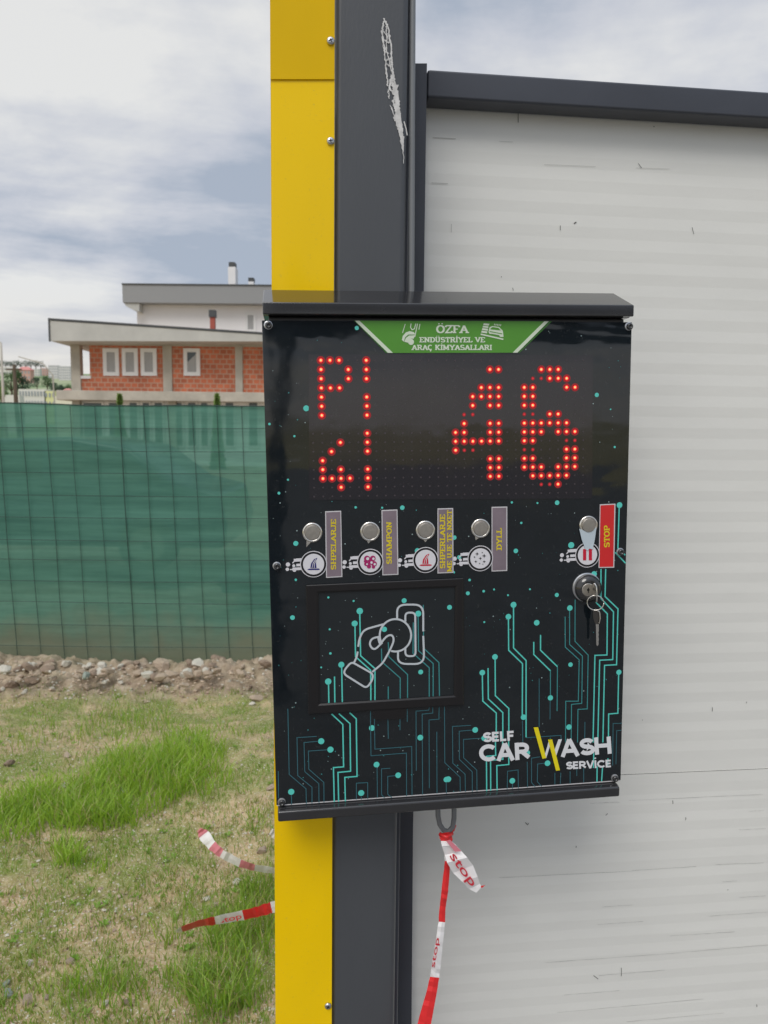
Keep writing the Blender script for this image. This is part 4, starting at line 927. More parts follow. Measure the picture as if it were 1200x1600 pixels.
# netting with sag and folds
b = MB(); X0, X1 = -7.5, 5.5; nxn, nzn = 240, 60
vs = []; fs = []
for j in range(nzn+1):
    for i in range(nxn+1):
        x = X0+(X1-X0)*i/nxn; t = j/nzn; z = -.3 + (topz(x)+.3)*t
        ph = ((x-x_w0)/cell) % 1
        bul = .008*math.sin(math.pi*ph)*math.sin(math.pi*((zt_-z)/.165 % 1)) + .022*mnoise.noise(Vector((x*.8, z*7, 0))) + .012*mnoise.noise(Vector((x*.5+z*1.5, z*2.2, 8))) + .006*mnoise.noise(Vector((x*3, z*16, 4)))
        vs.append((FX(x, z), FY + .012 - bul*.6, z))
for j in range(nzn):
    for i in range(nxn): a = j*(nxn+1)+i; fs.append((a, a+1, a+nxn+2, a+nxn+1))
b.add(vs, fs)
def net_mat():
    m = bpy.data.materials.new('shade_netting'); m.use_nodes = True; t = m.node_tree; L = t.links.new; t.nodes.clear()
    g = N(t, 'ShaderNodeNewGeometry'); mp = N(t, 'ShaderNodeMapping'); L(g.outputs['Position'], mp.inputs[0]); mp.inputs['Scale'].default_value = (.55, 1, 9)
    n = N(t, 'ShaderNodeTexNoise', Scale=2.2, Detail=6, Roughness=.65); L(mp.outputs[0], n.inputs['Vector'])
    r = N(t, 'ShaderNodeValToRGB'); L(n.outputs['Fac'], r.inputs[0]); e = r.color_ramp.elements
    e[0].position = .35; e[0].color = (.080, .215, .168, 1); e[1].position = .72; e[1].color = (.135, .33, .255, 1)
    sp = N(t, 'ShaderNodeSeparateXYZ'); L(g.outputs['Position'], sp.inputs[0])
    n2 = N(t, 'ShaderNodeTexNoise', Scale=3, Detail=5); L(g.outputs['Position'], n2.inputs['Vector'])
    ad = N(t, 'ShaderNodeMath', operation='MULTIPLY_ADD'); L(n2.outputs['Fac'], ad.inputs[0]); ad.inputs[1].default_value = -.45; L(sp.outputs[2], ad.inputs[2])
    mr = N(t, 'ShaderNodeMapRange'); L(ad.outputs[0], mr.inputs['Value']); mr.inputs['From Min'].default_value = -.28; mr.inputs['From Max'].default_value = .0; mr.inputs['To Min'].default_value = .75; mr.inputs['To Max'].default_value = 0
    mxd = N(t, 'ShaderNodeMix', data_type='RGBA'); L(mr.outputs[0], mxd.inputs[0]); L(r.outputs[0], mxd.inputs[6]); mxd.inputs[7].default_value = (.27, .23, .15, 1)
    r = mxd; RO = mxd.outputs[2]
    d = N(t, 'ShaderNodeBsdfDiffuse'); L(RO, d.inputs[0]); tr = N(t, 'ShaderNodeBsdfTranslucent'); L(RO, tr.inputs[0])
    gl = N(t, 'ShaderNodeBsdfGlossy', Roughness=.5); gl.inputs[0].default_value = (.35, .6, .5, 1)
    m1 = N(t, 'ShaderNodeMixShader'); m1.inputs[0].default_value = .40; L(d.outputs[0], m1.inputs[1]); L(tr.outputs[0], m1.inputs[2])
    m3 = N(t, 'ShaderNodeMixShader'); m3.inputs[0].default_value = .05; L(m1.outputs[0], m3.inputs[1]); L(gl.outputs[0], m3.inputs[2])
    tp = N(t, 'ShaderNodeBsdfTransparent'); tp.inputs[0].default_value = (.55, .85, .75, 1)
    m2 = N(t, 'ShaderNodeMixShader'); m2.inputs[0].default_value = .16; L(m3.outputs[0], m2.inputs[1]); L(tp.outputs[0], m2.inputs[2])
    o = N(t, 'ShaderNodeOutputMaterial'); L(m2.outputs[0], o.inputs[0]); return m
b.build('netting', net_mat(), fence, smooth=True)
b = MB(); wr = .0026
nwx = int((X1-X0)/cell)
kx0 = math.ceil((X0-x_w0)/cell)
for k in range(kx0, kx0+nwx):
    x = x_w0+k*cell; r_ = wr*(1.5 if k % 8 == 0 else 1)*(.85+.3*random.random())
    pts = [(FX(x, z)+.003*math.sin(z*5+k), FY-.006, z) for z in np.linspace(topz(x), -.28, 9)]
    b.tube(pts, r_, 6)
zs = [165, 265, 360, 460, 555, 655, 738, 832, 925, 1025, 1115]
for q in zs:
    z = FPn.px(205, 610+q/2.79).z
    b.tube([(x, FY-.011, z+.010*(x-x_w0)*(z/1.8)+.004*math.sin(x*2+q)) for x in np.linspace(X0, X1, 40)], wr*.95, 6)
b.tube([(x, FY+.003, topz(x)) for x in np.linspace(X0, X1, 60)], .0045, 6)
b.build('wire_mesh', M['wire'], fence)
b = MB()
for x in (x_w0-2.56*1, x_w0+2.56, x_w0+5.1, x_w0-5.12): b.tube([(FX(x, -.3)+.02, FY+.045, -.3), (FX(x, 1.7)+.02, FY+.045, 1.72)], .02, 10)
pm = b
for i, x in enumerate((x_w0-5.12, x_w0-2.56, x_w0+2.56)):
    q = MB(); q.tube([(FX(x, -.3)+.02, FY+.045, -.3), (FX(x, 1.7)+.02, FY+.045, 1.70)], .02, 10); q.build('fence_post', M['wire'], fence, smooth=True)

# ---- things standing behind the netting
car = thing('parked_car', (-3.2, 8.9, 0), 'dark blue car parked behind the green netting at the far left', 'car')
prof = [(-4.9, .30), (-4.95, .75), (-4.7, 1.0), (-4.1, 1.10), (-3.4, 1.48), (-2.2, 1.52), (-1.55, 1.42), (-1.0, 1.02), (-.55, .92), (-.45, .55), (-.5, .28)]
sx = 1.0; x_off = -.15-1.15
b = MB(); b.prism([(x_off+x, 8.2, z) for x, z in prof], (0, 1.7, 0)); b.build('body', mat('car_paint', (.025, .05, .085), .25, coat=.6), car, bevel=.06, bseg=3)
b = MB(); b.prism([(x_off+x, 8.19, z) for x, z in [(-3.95, 1.1), (-3.35, 1.42), (-2.5, 1.46), (-2.5, 1.06)]], (0, 0.02, 0)); b.build('window', M['dark'], car)
b = MB(); b.prism([(x_off+x, 8.19, z) for x, z in [(-2.4, 1.06), (-2.4, 1.46), (-1.65, 1.36), (-1.15, 1.04)]], (0, 0.02, 0)); b.build('window', M['dark'], car)
for x in (-3.95, -1.35):
    b = MB(); b.lathe(Vector((x_off+x, 8.3, .32)), Vector((1, 0, 0)), Vector((0, 0, 1)), Vector((0, -1, 0)), [(.32, -.1), (.32, .12), (.24, .13)], 24); wh = b.build('wheel', M['dark'], car)
    b = MB(); b.lathe(Vector((x_off+x, 8.3, .32)), Vector((1, 0, 0)), Vector((0, 0, 1)), Vector((0, -1, 0)), [(.21, .12), (.2, .14), (.05, .13)], 16); b.build('rim', M['steel_cap'], wh)
sk = thing('waste_skip', (-.6, 7.2, 0), 'dark blue open skip standing behind the netting beside the terminal', 'skip')
q0 = far_pt(345, 915, 7.2)
b = MB(); b.box((q0.x, 7.2, 0), (1.9, 0, 0), (0, 1.1, 0), (0, 0, q0.z)); b.build('container', mat('skip_paint', (.03, .07, .12), .5), sk, bevel=.02)
b = MB(); b.box((q0.x-.03, 7.17, q0.z), (1.96, 0, 0), (0, 1.16, 0), (0, 0, .06)); b.build('rim', M['rail'], sk)

# ================================================================== HOUSES
def bx_px(mb, x0, y0, x1, y1, Y, dep, mi=0, z0=None):
    a = far_pt(x0, y1, Y); c = far_pt(x1, y0, Y)
    if z0 is not None: a.z = z0
    mb.abox(a.x, Y, a.z, c.x, Y+dep, c.z, mi)
def c1(x, y): return (x/2.79, 380+y/2.79)
def cb_(mb, x0, y0, x1, y1, Y, dep, mi=0, z0=None): bx_px(mb, *c1(x0, y0), *c1(x1, y1), Y, dep, mi, z0)
def brick_mat():
    m = bpy.data.materials.new('hollow_brick'); m.use_nodes = True; t = m.node_tree; L = t.links.new; p = t.nodes['Principled BSDF']
    g = N(t, 'ShaderNodeNewGeometry'); sp = N(t, 'ShaderNodeSeparateXYZ'); L(g.outputs['Position'], sp.inputs[0]); cbn = N(t, 'ShaderNodeCombineXYZ'); L(sp.outputs[0], cbn.inputs[0]); L(sp.outputs[2], cbn.inputs[1])
    br = N(t, 'ShaderNodeTexBrick'); L(cbn.outputs[0], br.inputs['Vector']); br.inputs['Scale'].default_value = 1
    br.inputs['Color1'].default_value = (.64, .195, .10, 1); br.inputs['Color2'].default_value = (.46, .145, .08, 1); br.inputs['Mortar'].default_value = (.52, .33, .24, 1)
    br.inputs['Brick Width'].default_value = .30; br.inputs['Row Height'].default_value = .22; br.inputs['Mortar Size'].default_value = .024
    n = N(t, 'ShaderNodeTexNoise', Scale=.9, Detail=6); L(g.outputs['Position'], n.inputs['Vector'])
    mx = N(t, 'ShaderNodeMix', data_type='RGBA', blend_type='MULTIPLY'); mx.inputs[0].default_value = .6; L(br.outputs[0], mx.inputs[6])
    rp = N(t, 'ShaderNodeValToRGB'); L(n.outputs['Fac'], rp.inputs[0]); rp.color_ramp.elements[0].color = (.7, .62, .6, 1); rp.color_ramp.elements[1].color = (1.1, 1.1, 1.1, 1); rp.color_ramp.elements[0].position = .35; rp.color_ramp.elements[1].position = .6
    L(rp.outputs[0], mx.inputs[7]); L(mx.outputs[2], p.inputs['Base Color']); p.inputs['Roughness'].default_value = .9; return m
M['brick'] = brick_mat()
M['concrete'] = mat('raw_concrete', (.46, .43, .37), .9, var=.2, vscale=1.2)
M['render_w'] = mat('white_render', (.84, .83, .84), .85, var=.03, vscale=.5)
M['render_g'] = mat('pale_fascia', (.50, .50, .47), .8, var=.10, vscale=.8)
M['grey_f'] = mat('grey_fascia', (.29, .295, .30), .6)
M['edge'] = mat('dark_flashing', (.07, .075, .08), .6)
M['frame_w'] = mat('white_frame', (.80, .80, .80), .5)
M['curtain'] = mat('curtained_glass', (.38, .38, .38), .25, var=.12, vscale=3, stretch=(6, 1, .3))
M['dglass'] = mat('dark_glass', (.08, .10, .11), .15)
HY = 34.0
bh = thing('brick_house', (far_pt(*c1(700, 700), HY).x, HY, 0), 'unfinished red brick house with concrete columns and pale sloping roof edge behind the fence', 'house')
b = MB(); cb_(b, 395, 443, 1640, 657, HY, 9); cb_(b, 345, 590, 394, 657, HY+.02, .25); b.build('wall', M['brick'], bh)
b = MB(); cb_(b, 345, 578, 395, 590, HY-.05, .4); b.build('balcony_ledge', M['render_w'], bh)
b = MB(); cb_(b, 335, 427, 1640, 444, HY-.06, 9.2); b.build('ring_beam', M['concrete'], bh)
b = MB(); cb_(b, 245, 656, 1640, 683, HY-.5, 10); b.build('floor_slab', M['concrete'], bh, bevel=.03)
for x0, x1 in ((313, 345), (712, 747), (1026, 1056), (1340, 1372)):
    b = MB(); cb_(b, x0, 443 if x0 > 400 else 428, x1, 657, HY-.08, .35); b.build('column', M['concrete'], bh)
b = MB(); fa = [(212, 337), (1640, 434), (1640, 444), (1145, 428), (218, 425)]
fa = [(212, 337), (218, 426), (1640, 429), (1640, 420), (1145, 398)]
fp = [far_pt(*c1(*q), HY-1.3) for q in fa]; b.prism(fp, (0, 11.5, 0)); rf = b.build('roof', M['render_g'], bh)
b = MB(); t0 = [far_pt(*c1(*q), HY-1.33) for q in ((209, 334), (1145, 396), (1640, 418))]
for i in range(2): b.prism([t0[i], t0[i+1], t0[i+1]+Vector((0, 0, .08)), t0[i]+Vector((0, 0, .08))], (0, 11.6, 0))
a0 = far_pt(*c1(209, 334), HY-1.33); a1 = far_pt(*c1(215, 428), HY-1.33); b.abox(a0.x, HY-1.33, a1.z, a0.x+.07, HY-1.27, a0.z)
b.build('roof_edge', M['edge'], rf)
b = MB(); x0 = far_pt(*c1(926, 383), HY+1).x; z0 = far_pt(926/2.79, 380+400/2.79, HY+1).z; z1 = far_pt(926/2.79, 380+322/2.79, HY+1).z
b.abox(x0-.11, HY+1, z0-.5, x0+.11, HY+1.22, z1); ch = b.build('chimney', mat('red_pipe', (.42, .09, .06), .6), rf)
b = MB(); b.abox(x0-.15, HY+.95, z1, x0+.15, HY+1.27, z1+.32); b.build('chimney_cap', M['edge'], ch)
def win(x0, y0, x1, y1, Y, parent, m='curtain'):
    a = far_pt(*c1(x0, y1), Y); c = far_pt(*c1(x1, y0), Y); f = .17
    b = MB()
    for (p_, q_) in (((a.x, a.z), (a.x+f, c.z)), ((c.x-f, a.z), (c.x, c.z)), ((a.x+f, c.z-f), (c.x-f, c.z)), ((a.x+f, a.z), (c.x-f, a.z+f))): b.abox(p_[0], Y-.06, p_[1], q_[0], Y+.02, q_[1])
    wf = b.build('window', M['frame_w'], parent)
    b = MB(); b.abox(a.x+f, Y-.02, a.z+f, c.x-f, Y+.0, c.z-f); b.build('pane', M[m], wf)
    return a, c, wf
for x0, x1 in ((452, 518), (535, 601), (616, 683)): win(x0, 459, x1, 578, HY, bh)
a, c, wf = win(802, 459, 872, 578, HY, bh, 'dglass')
b = MB(); b.prism([(a.x+.17, HY-.03, a.z+.17), (c.x-.17, HY-.03, a.z+.17), (c.x-.17, HY-.03, a.z+.75), (a.x+.6, HY-.03, a.z+1.0), (a.x+.17, HY-.03, a.z+.6)], (0, .008, 0)); b.build('curtain', M['curtain'], wf)
# ground floor
b = MB(); cb_(b, 320, 683, 1640, 760, HY+.2, 9, z0=-.3); b.build('ground_floor_wall', M['render_w'], bh)
for x0, x1 in ((360, 452), (470, 520), (560, 606), (617, 659), (669, 716), (757, 802), (815, 861), (871, 912), (978, 1026), (1080, 1130)):
    a = far_pt(*c1(x0, 690), HY+.2); c = far_pt(*c1(x1, 690), HY+.2)
    b = MB(); b.abox(a.x, HY+.12, a.z-2.1, c.x, HY+.2-.002, a.z); wf = b.build('ground_floor_window', M['frame_w'], bh)
    b = MB(); b.abox(a.x+.08, HY+.10, a.z-2.0, c.x-.08, HY+.118, a.z-.07); b.build('pane', M['dglass'], wf)
for x0 in (315, 735): 
    b = MB(); cb_(b, x0, 683, x0+30, 740, HY-.1, .29, z0=-.3); b.build('column', M['concrete'], bh)

WY = 52.0
wh = thing('white_house', (far_pt(*c1(900, 700), WY).x, WY, 0), 'tall white house with a deep grey flat roof edge behind the brick house', 'house')
b = MB(); cb_(b, 608, 255, 1700, 760, WY, 10, z0=-.3); b.build('wall', M['render_w'], wh)
b = MB(); b.prism([far_pt(*c1(*q), WY-.9) for q in ((532, 177), (535, 258), (1700, 268), (1700, 188))], (0, 12, 0)); rf = b.build('roof', M['grey_f'], wh)
b = MB(); b.prism([far_pt(*c1(*q), WY-.96) for q in ((529, 174), (530, 179), (1700, 190), (1700, 185))], (0, 12.1, 0)); b.build('roof_edge', M['edge'], rf)
so_ = [far_pt(*c1(*q), WY-1.7) for q in ((536, 259), (608, 300), (608, 263))]
b = MB(); b.prism([far_pt(*c1(*q), WY-.8) for q in ((540, 260), (550, 275), (580, 291), (607, 298), (607, 261))], (0, 11, 0)); b.build('soffit', M['render_g'], rf)
b = MB(); cb_(b, 995, 103, 1026, 200, WY+2, .9); ch = b.build('chimney', M['render_w'], rf)
b = MB(); cb_(b, 997, 82, 1023, 103, WY+2.05, .7); b.build('chimney_cap', M['edge'], ch)
b = MB(); cb_(b, 1083, 167, 1105, 200, WY+4, .6); ch = b.build('chimney', M['render_w'], rf)
b = MB(); cb_(b, 1082, 150, 1105, 167, WY+4.05, .6); b.build('chimney_cap', M['edge'], ch)
a, c, wf = win(1070, 303, 1116, 387, WY, wh)

# ================================================================== FAR TOWN
def town(name, x0, y0, x1, y1, Y, m, label, cat='building', rows=3, cols=6, roofm=None, dep=None):
    """crop-1 coordinates"""
    a = far_pt(*c1(x0, y1), Y); c = far_pt(*c1(x1, y0), Y); z0 = min(a.z, hill(0, Y)) - 3
    r = thing(name, ((a.x+c.x)/2, Y, z0), label, cat)
    dep = dep or (c.x-a.x)*.6
    b = MB(); b.abox(a.x, Y, z0, c.x, Y+dep, c.z); b.build('wall', m, r)
    if rows:
        b = MB(); W2, H2 = (c.x-a.x)/cols, (c.z-a.z)/rows
        for i in range(cols):
            for j in range(rows):
                b.abox(a.x+W2*(i+.28), Y-.15, a.z+H2*(j+.3), a.x+W2*(i+.72), Y-.01, a.z+H2*(j+.78))
        b.build('windows', M['tw'], r)
    if roofm:
        b = MB(); h = (c.z-a.z)*.35; o = (c.x-a.x)*.06
        b.add([(a.x-o, Y-o, c.z), (c.x+o, Y-o, c.z), (c.x+o, Y+dep+o, c.z), (a.x-o, Y+dep+o, c.z), (a.x+(c.x-a.x)*.25, Y+dep*.5, c.z+h), (c.x-(c.x-a.x)*.25, Y+dep*.5, c.z+h)], [(0, 1, 5, 4), (1, 2, 5), (2, 3, 4, 5), (3, 0, 4), (3, 2, 1, 0)])
        b.build('roof', roofm, r)
    return r
M['tw'] = mat('far_window', (.34, .36, .38), .4)
M['pale'] = mat('pale_plaster', (.70, .67, .62), .9, var=.05, vscale=.1)
M['cream'] = mat('cream_plaster', (.74, .70, .56), .9)
M['lemon'] = mat('lemon_plaster', (.72, .70, .36), .9)
M['pinkr'] = mat('pink_roof', (.60, .26, .24), .9)
M['pinkw'] = mat('pink_wall', (.60, .36, .30), .9)
M['aptw'] = mat('apartment_plaster', (.66, .64, .64), .9)
town('house_with_pink_roof', 78, 553, 132, 597, 420, M['pinkw'], 'small house with a faded pink hipped roof on the far green slope', 'house', 2, 4, M['pinkr'])
town('apartment_block', 212, 532, 252, 600, 470, M['aptw'], 'pale apartment block on the far slope, left one of the pair', 'apartment block', 6, 5)
town('apartment_block', 258, 536, 306, 606, 455, M['aptw'], 'pale apartment block nearest the brick house column', 'apartment block', 6, 6)
town('apartment_block', 134, 548, 172, 590, 500, M['pale'], 'low pale block between the pink roof and the round trees', 'building', 4, 4)
town('apartment_block', 0, 540, 62, 575, 520, M['pale'], 'long pale building on the hill at the left edge', 'building', 2, 7)
town('apartment_block', 176, 545, 206, 575, 510, M['pinkw'], 'small reddish building above the round trees', 'building', 3, 3)
town('apartment_block', -190, 545, -60, 590, 500, M['aptw'], 'wide pale block on the far slope outside the left edge', 'building', 4, 8)
town('long_white_building', 84, 637, 198, 720, 150, M['pale'], 'long white low building above the fence beside the dark wooden pole', 'building', 2, 9)
town('yellow_building', 196, 645, 240, 720, 150, M['lemon'], 'narrow lemon yellow building above the fence next to the white building', 'building', 2, 3)
town('white_shed', 242, 668, 345, 730, 110, M['cream'], 'low cream building at the foot of the brick house', 'building', 0, 3)
town('white_shed', 15, 662, 84, 720, 130, M['pale'], 'flat white shed behind the lamp post at the left edge', 'building', 0, 3)
town('red_roofed_house', 278, 640, 308, 660, 230, M['pinkw'], 'tiny house with red roof just left of the concrete column', 'house', 1, 2, M['pinkr'])

# trees
def leafm(nm, c, c2): return mat(nm, c, .8, var=.4, vscale=1.2, col2=c2)
LF = [leafm('foliage_mid', (.10, .17, .055), (.05, .095, .035)), leafm('foliage_fresh', (.20, .30, .06), (.10, .18, .04)), leafm('foliage_dark', (.06, .11, .06), (.035, .065, .04))]
M['bark'] = mat('bark', (.10, .075, .05), .9)
def tree(name, x, y_base, w_, h_, Y, lm, label, n=900, conical=False, group=None):
    """x, y_base, w_, h_ in crop-1 units"""
    base = far_pt(*c1(x, y_base), Y); k = Y/F/2.79; W2, H2 = w_*k, h_*k
    gz = hill(0, Y)
    if Y > 200: base.z = gz-.3; H2 *= 1.25
    r = thing(name, (base.x, Y, min(gz, base.z)), label, 'tree', group)
    b = MB(); b.tube([(base.x, Y, min(gz, base.z)-.2), (base.x+.03*W2, Y, base.z+H2*.2), (base.x, Y, base.z+H2*.6)], [W2*.06, W2*.045, W2*.015], 8)
    for q in range(4):
        a = q*1.57+.4; b.tube([(base.x, Y, base.z+H2*.25), (base.x+math.cos(a)*W2*.3, Y+math.sin(a)*W2*.3, base.z+H2*.6)], [W2*.03, W2*.008], 6)
    b.build('trunk', M['bark'], r)
    R = random.Random(int(x*7+Y)); b = MB(); cl_ = []
    for i in range(16): 
        a, e_, rr_ = R.uniform(0, 6.28), R.uniform(-.6, 1), R.uniform(.2, .75)
        cl_.append((math.cos(a)*rr_*W2*.5, math.sin(a)*rr_*W2*.5, (.55+e_*.33)*H2, R.uniform(.14, .26)*W2))
    for i in range(n):
        if conical:
            t = R.random()**.8; a = R.uniform(0, 6.28); rr_ = (1-t)*W2*.5*R.uniform(.3, 1.05); c = Vector((math.cos(a)*rr_, math.sin(a)*rr_, t*H2)); s_ = H2*.035
        else:
            q = R.choice(cl_); d = Vector((R.gauss(0, 1), R.gauss(0, 1), R.gauss(0, .8))).normalized()*q[3]*R.uniform(.55, 1.05); c = Vector(q[:3])+d; s_ = W2*.035
        p0 = Vector((base.x, Y, base.z))+c
        a = Vector((R.gauss(0, 1), R.gauss(0, 1), R.gauss(0, 1))).normalized(); e2 = a.orthogonal().normalized(); s_ *= R.uniform(.6, 1.6)
        b.add([p0-a*s_, p0+e2*s_*.6, p0+a*s_, p0-e2*s_*.6], [(0, 1, 2, 3)])
    b.build('crown', lm, r)
for x, yb, w_, h_, Y, l, lb in ((50, 668, 95, 100, 260, 0, 'broad dark tree on the slope behind the wooden pole'), (98, 655, 80, 85, 262, 2, 'dark tree just right of the wooden pole on the slope'), (8, 660, 60, 75, 240, 0, 'dark tree behind the lamp post at the left edge'),
      (4, 700, 50, 75, 60, 1, 'bright green bush rising above the fence at the left edge'), (205, 612, 55, 55, 330, 0, 'round green tree below the pale apartment blocks'), (160, 608, 40, 50, 335, 2, 'small dark tree left of the round tree'),
      (240, 625, 50, 30, 320, 2, 'low dark tree right of the round tree'), (275, 635, 50, 28, 318, 2, 'low dark tree beside the tiny red roof'), (300, 640, 40, 28, 316, 0, 'low green tree touching the concrete column')):
    tree('leafy_tree', x, yb, w_, h_, Y, LF[l], lb)
for i, x in enumerate(range(-20, 200, 22)): tree('hilltop_tree', x, 540, 40, 26, 600, LF[2], 'dark tree in the wood along the far hilltop', 260, group='trees along the far hilltop')
for x, y0, lb in ((530, 668, 'small pointed conifer before the brick house, left one of two'), (950, 668, 'small pointed conifer before the brick house, right one nearer the terminal')):
    k = 31/F/2.79; bz = far_pt(*c1(x, 668), 31)
    h_px = (bz.z)/(31/F)*2.79
    tree('conifer', x, 668+h_px, 60, h_px, 31, LF[1], lb, 2600, True)
# poles
lp = thing('lamp_post', (far_pt(14, 640, 45).x, 45, 0), 'pale grey lamp post at the left edge above the fence', 'lamp post')
t0 = far_pt(1.5, 536, 45); t1 = far_pt(5.5, 632, 45); b = MB(); b.tube([(t1.x+.15, 45, 0), (t1.x, 45, t1.z), (t0.x, 45, t0.z)], [.11, .09, .06], 10); b.build('pole', M['concrete'], lp, smooth=True)
b = MB(); b.tube([(t0.x, 45, t0.z), (t0.x-.6, 45, t0.z+.35), (t0.x-1.4, 45, t0.z+.45)], .04, 8); b.abox(t0.x-2.0, 44.85, t0.z+.38, t0.x-1.3, 45.15, t0.z+.5); b.build('lamp_head', M['concrete'], lp)
wp = thing('utility_pole', (far_pt(25, 640, 48).x, 48, 0), 'dark wooden utility pole rising above the fence', 'pole')
t0 = far_pt(21.8, 570, 48); t1 = far_pt(25.4, 632, 48); b = MB(); b.tube([(t1.x+.2, 48, 0), (t1.x, 48, t1.z), (t0.x, 48, t0.z)], [.16, .14, .10], 10); b.build('shaft', M['bark'], wp, smooth=True)
b = MB(); b.abox(t0.x-.5, 47.9, t0.z-.35, t0.x+.5, 48.0, t0.z-.25); b.build('crossarm', M['bark'], wp)
tp_ = thing('thin_pole', (far_pt(83.5, 640, 80).x, 80, 0), 'thin grey street lamp with a bent arm left of the brick house', 'lamp post')
t0 = far_pt(82.5, 586, 80); b = MB(); b.tube([(t0.x+.2, 80, 0), (t0.x, 80, t0.z), (t0.x-1.0, 80, t0.z+1.2), (t0.x-3.6, 80, t0.z+1.9)], [.10, .08, .06, .05], 8); b.build('pole', M['concrete'], tp_)

# ================================================================== STONES, GRAVEL, GRASS
def rock_mesh(nm, seed):
    import bmesh
    bm = bmesh.new(); bmesh.ops.create_icosphere(bm, subdivisions=3, radius=1); R = random.Random(seed); o = Vector((R.random()*9, R.random()*9, R.random()*9))
    cuts = [Vector((R.gauss(0, 1), R.gauss(0, 1), R.gauss(0, 1))).normalized() for _ in range(7)]
    for v in bm.verts:
        d = v.co.normalized(); r = 1.0
        for c in cuts:
            k = d.dot(c)
            if k > .62: r = min(r, .62/k)
        v.co = d*r*(1+.10*mnoise.fractal(d*2.2+o, 1, 2, 3)); v.co.x *= 1.2; v.co.z *= .75
    me = bpy.data.meshes.new(nm); bm.to_mesh(me); bm.free(); return me
SM = [mat('stone_tan', (.52, .41, .31), .9, var=.3, vscale=25, bump=.004, bscale=60), mat('stone_brown', (.38, .28, .21), .95, var=.35, vscale=25, bump=.005, bscale=60), mat('stone_pale', (.60, .56, .48), .85, var=.15, vscale=30, bump=.002, bscale=80), mat('stone_grey_green', (.30, .34, .29), .85, var=.2, vscale=30, bump=.002, bscale=80)]
RM = []
for i in range(6):
    for k in range(4):
        me = rock_mesh('stone', i*10+k); me.materials.append(SM[k]); RM.append(me)
def surf(px, py):
    p = ground_pt(px, py); 
    for _ in range(4): p = ground_pt(px, py, gh(p.x, p.y))
    return p
def stone(px, py, wpx, m, label, group=None, i=None):
    p = surf(px, py); s_ = wpx/2/F*p.y/1.15
    o = bpy.data.objects.new('stone', RM[(i if i is not None else random.randrange(6))*4+m]); C.objects.link(o)
    o.location = (p.x, p.y+s_*.4, p.z+s_*.45); o.scale = (s_, s_*random.uniform(.8, 1.1), s_*random.uniform(.75, 1.1)); o.rotation_euler = (random.uniform(-.4, .4), random.uniform(-.4, .4), random.uniform(0, 6.28))
    return tag(o, label, 'stone', group)
def c4g(x, y): return (x/2.79, 1000+y/2.79)
big = [((415, 105), 30, 0, 'large tan stone on the rubble heap, left of the flat one'), ((705, 135), 38, 0, 'flat tan slab of stone in the middle of the rubble heap'), ((370, 165), 20, 3, 'smooth grey green stone on the rubble heap'),
       ((95, 125), 24, 1, 'brown clod of stone at the left end of the rubble heap'), ((590, 115), 18, 1, 'brown stone on the crest between the two large tan stones'), ((200, 145), 26, 1, 'large brown clod on the left part of the rubble heap'),
       ((375, 215), 16, 0, 'tan stone below the grey green stone'), ((955, 105), 30, 1, 'dark broken stone near the right end of the rubble heap'), ((825, 100), 26, 0, 'tan stone on the right crest of the rubble heap'), ((925, 145), 12, 2, 'pale stone under the dark broken stone'),
       ((455, 190), 11, 2, 'white pebble below the large tan stone'), ((12, 222), 12, 2, 'white stone at the left edge under the rubble heap')]
for (x, y), wd, m, lb in big: stone(*c4g(x, y), wd, m, lb)
def c5g(x, y): return (x/2.79, 1280+y/2.79)
for (x, y), wd, m, lb in (((1140, 150), 24, 0, 'tan block of stone beside the yellow strip'), ((1030, 285), 17, 2, 'upright pale stone between the two tapes'), ((900, 358), 14, 2, 'pale yellow stone just above the red tape'), ((945, 380), 14, 0, 'flat tan stone right of the pale yellow stone'),
        ((120, 800), 24, 0, 'brown stone at the bottom left of the grass'), ((203, 785), 15, 0, 'tan stone right of the brown one at bottom left'), ((1015, 812), 22, 1, 'reddish brown clod at the bottom near the yellow strip'), ((455, 812), 13, 2, 'white flint standing at the bottom centre of the grass'),
        ((125, 637), 15, 2, 'chalky chip lying on soil at the lower left'), ((30, 775), 20, 3, 'grey stone at the bottom left corner'), ((22, 730), 18, 3, 'grey green stone above the corner stone'), ((305, 632), 20, 0, 'low tan stone half sunk in the soil'), ((340, 377), 9, 2, 'small pale pebble on bare soil below the grass tuft'),
        ((548, 810), 16, 1, 'rusty brown clod by the white flint'), ((1100, 275), 10, 2, 'small white stone right of the upright pale one')): stone(*c5g(x, y), wd, m, lb)
for (x, y), wd, m, lb in (((280, 645), 15, 2, 'white stone on the bare patch above the bright grass'), ((272, 673), 12, 2, 'small white stone just below the other on the bare patch'), ((290, 512), 15, 0, 'tan pebble sitting in the upper grass'), ((38, 552), 20, 1, 'dark brown clod at the left edge of the grass'), ((1100, 285), 12, 2, 'white stone at the right below the rubble'), ((820, 450), 20, 1, 'grey brown clod in the upper right grass'), ((538, 668), 13, 2, 'cream pebble inside the bright grass'), ((1180, 655), 16, 0, 'orange tan stone touching the terminal edge')): stone(*c4g(x, y), wd, m, lb)
R = random.Random(9)
for i in range(170):
    x = R.uniform(2, 424); y = 1034 + abs(R.gauss(0, 20)); stone(x, y, 7+20*R.random()**2, R.choice([0, 1, 1, 0, 0, 2, 2]), 'rough brown or pale lump in the rubble heap along the fence', 'lumps in the rubble heap')
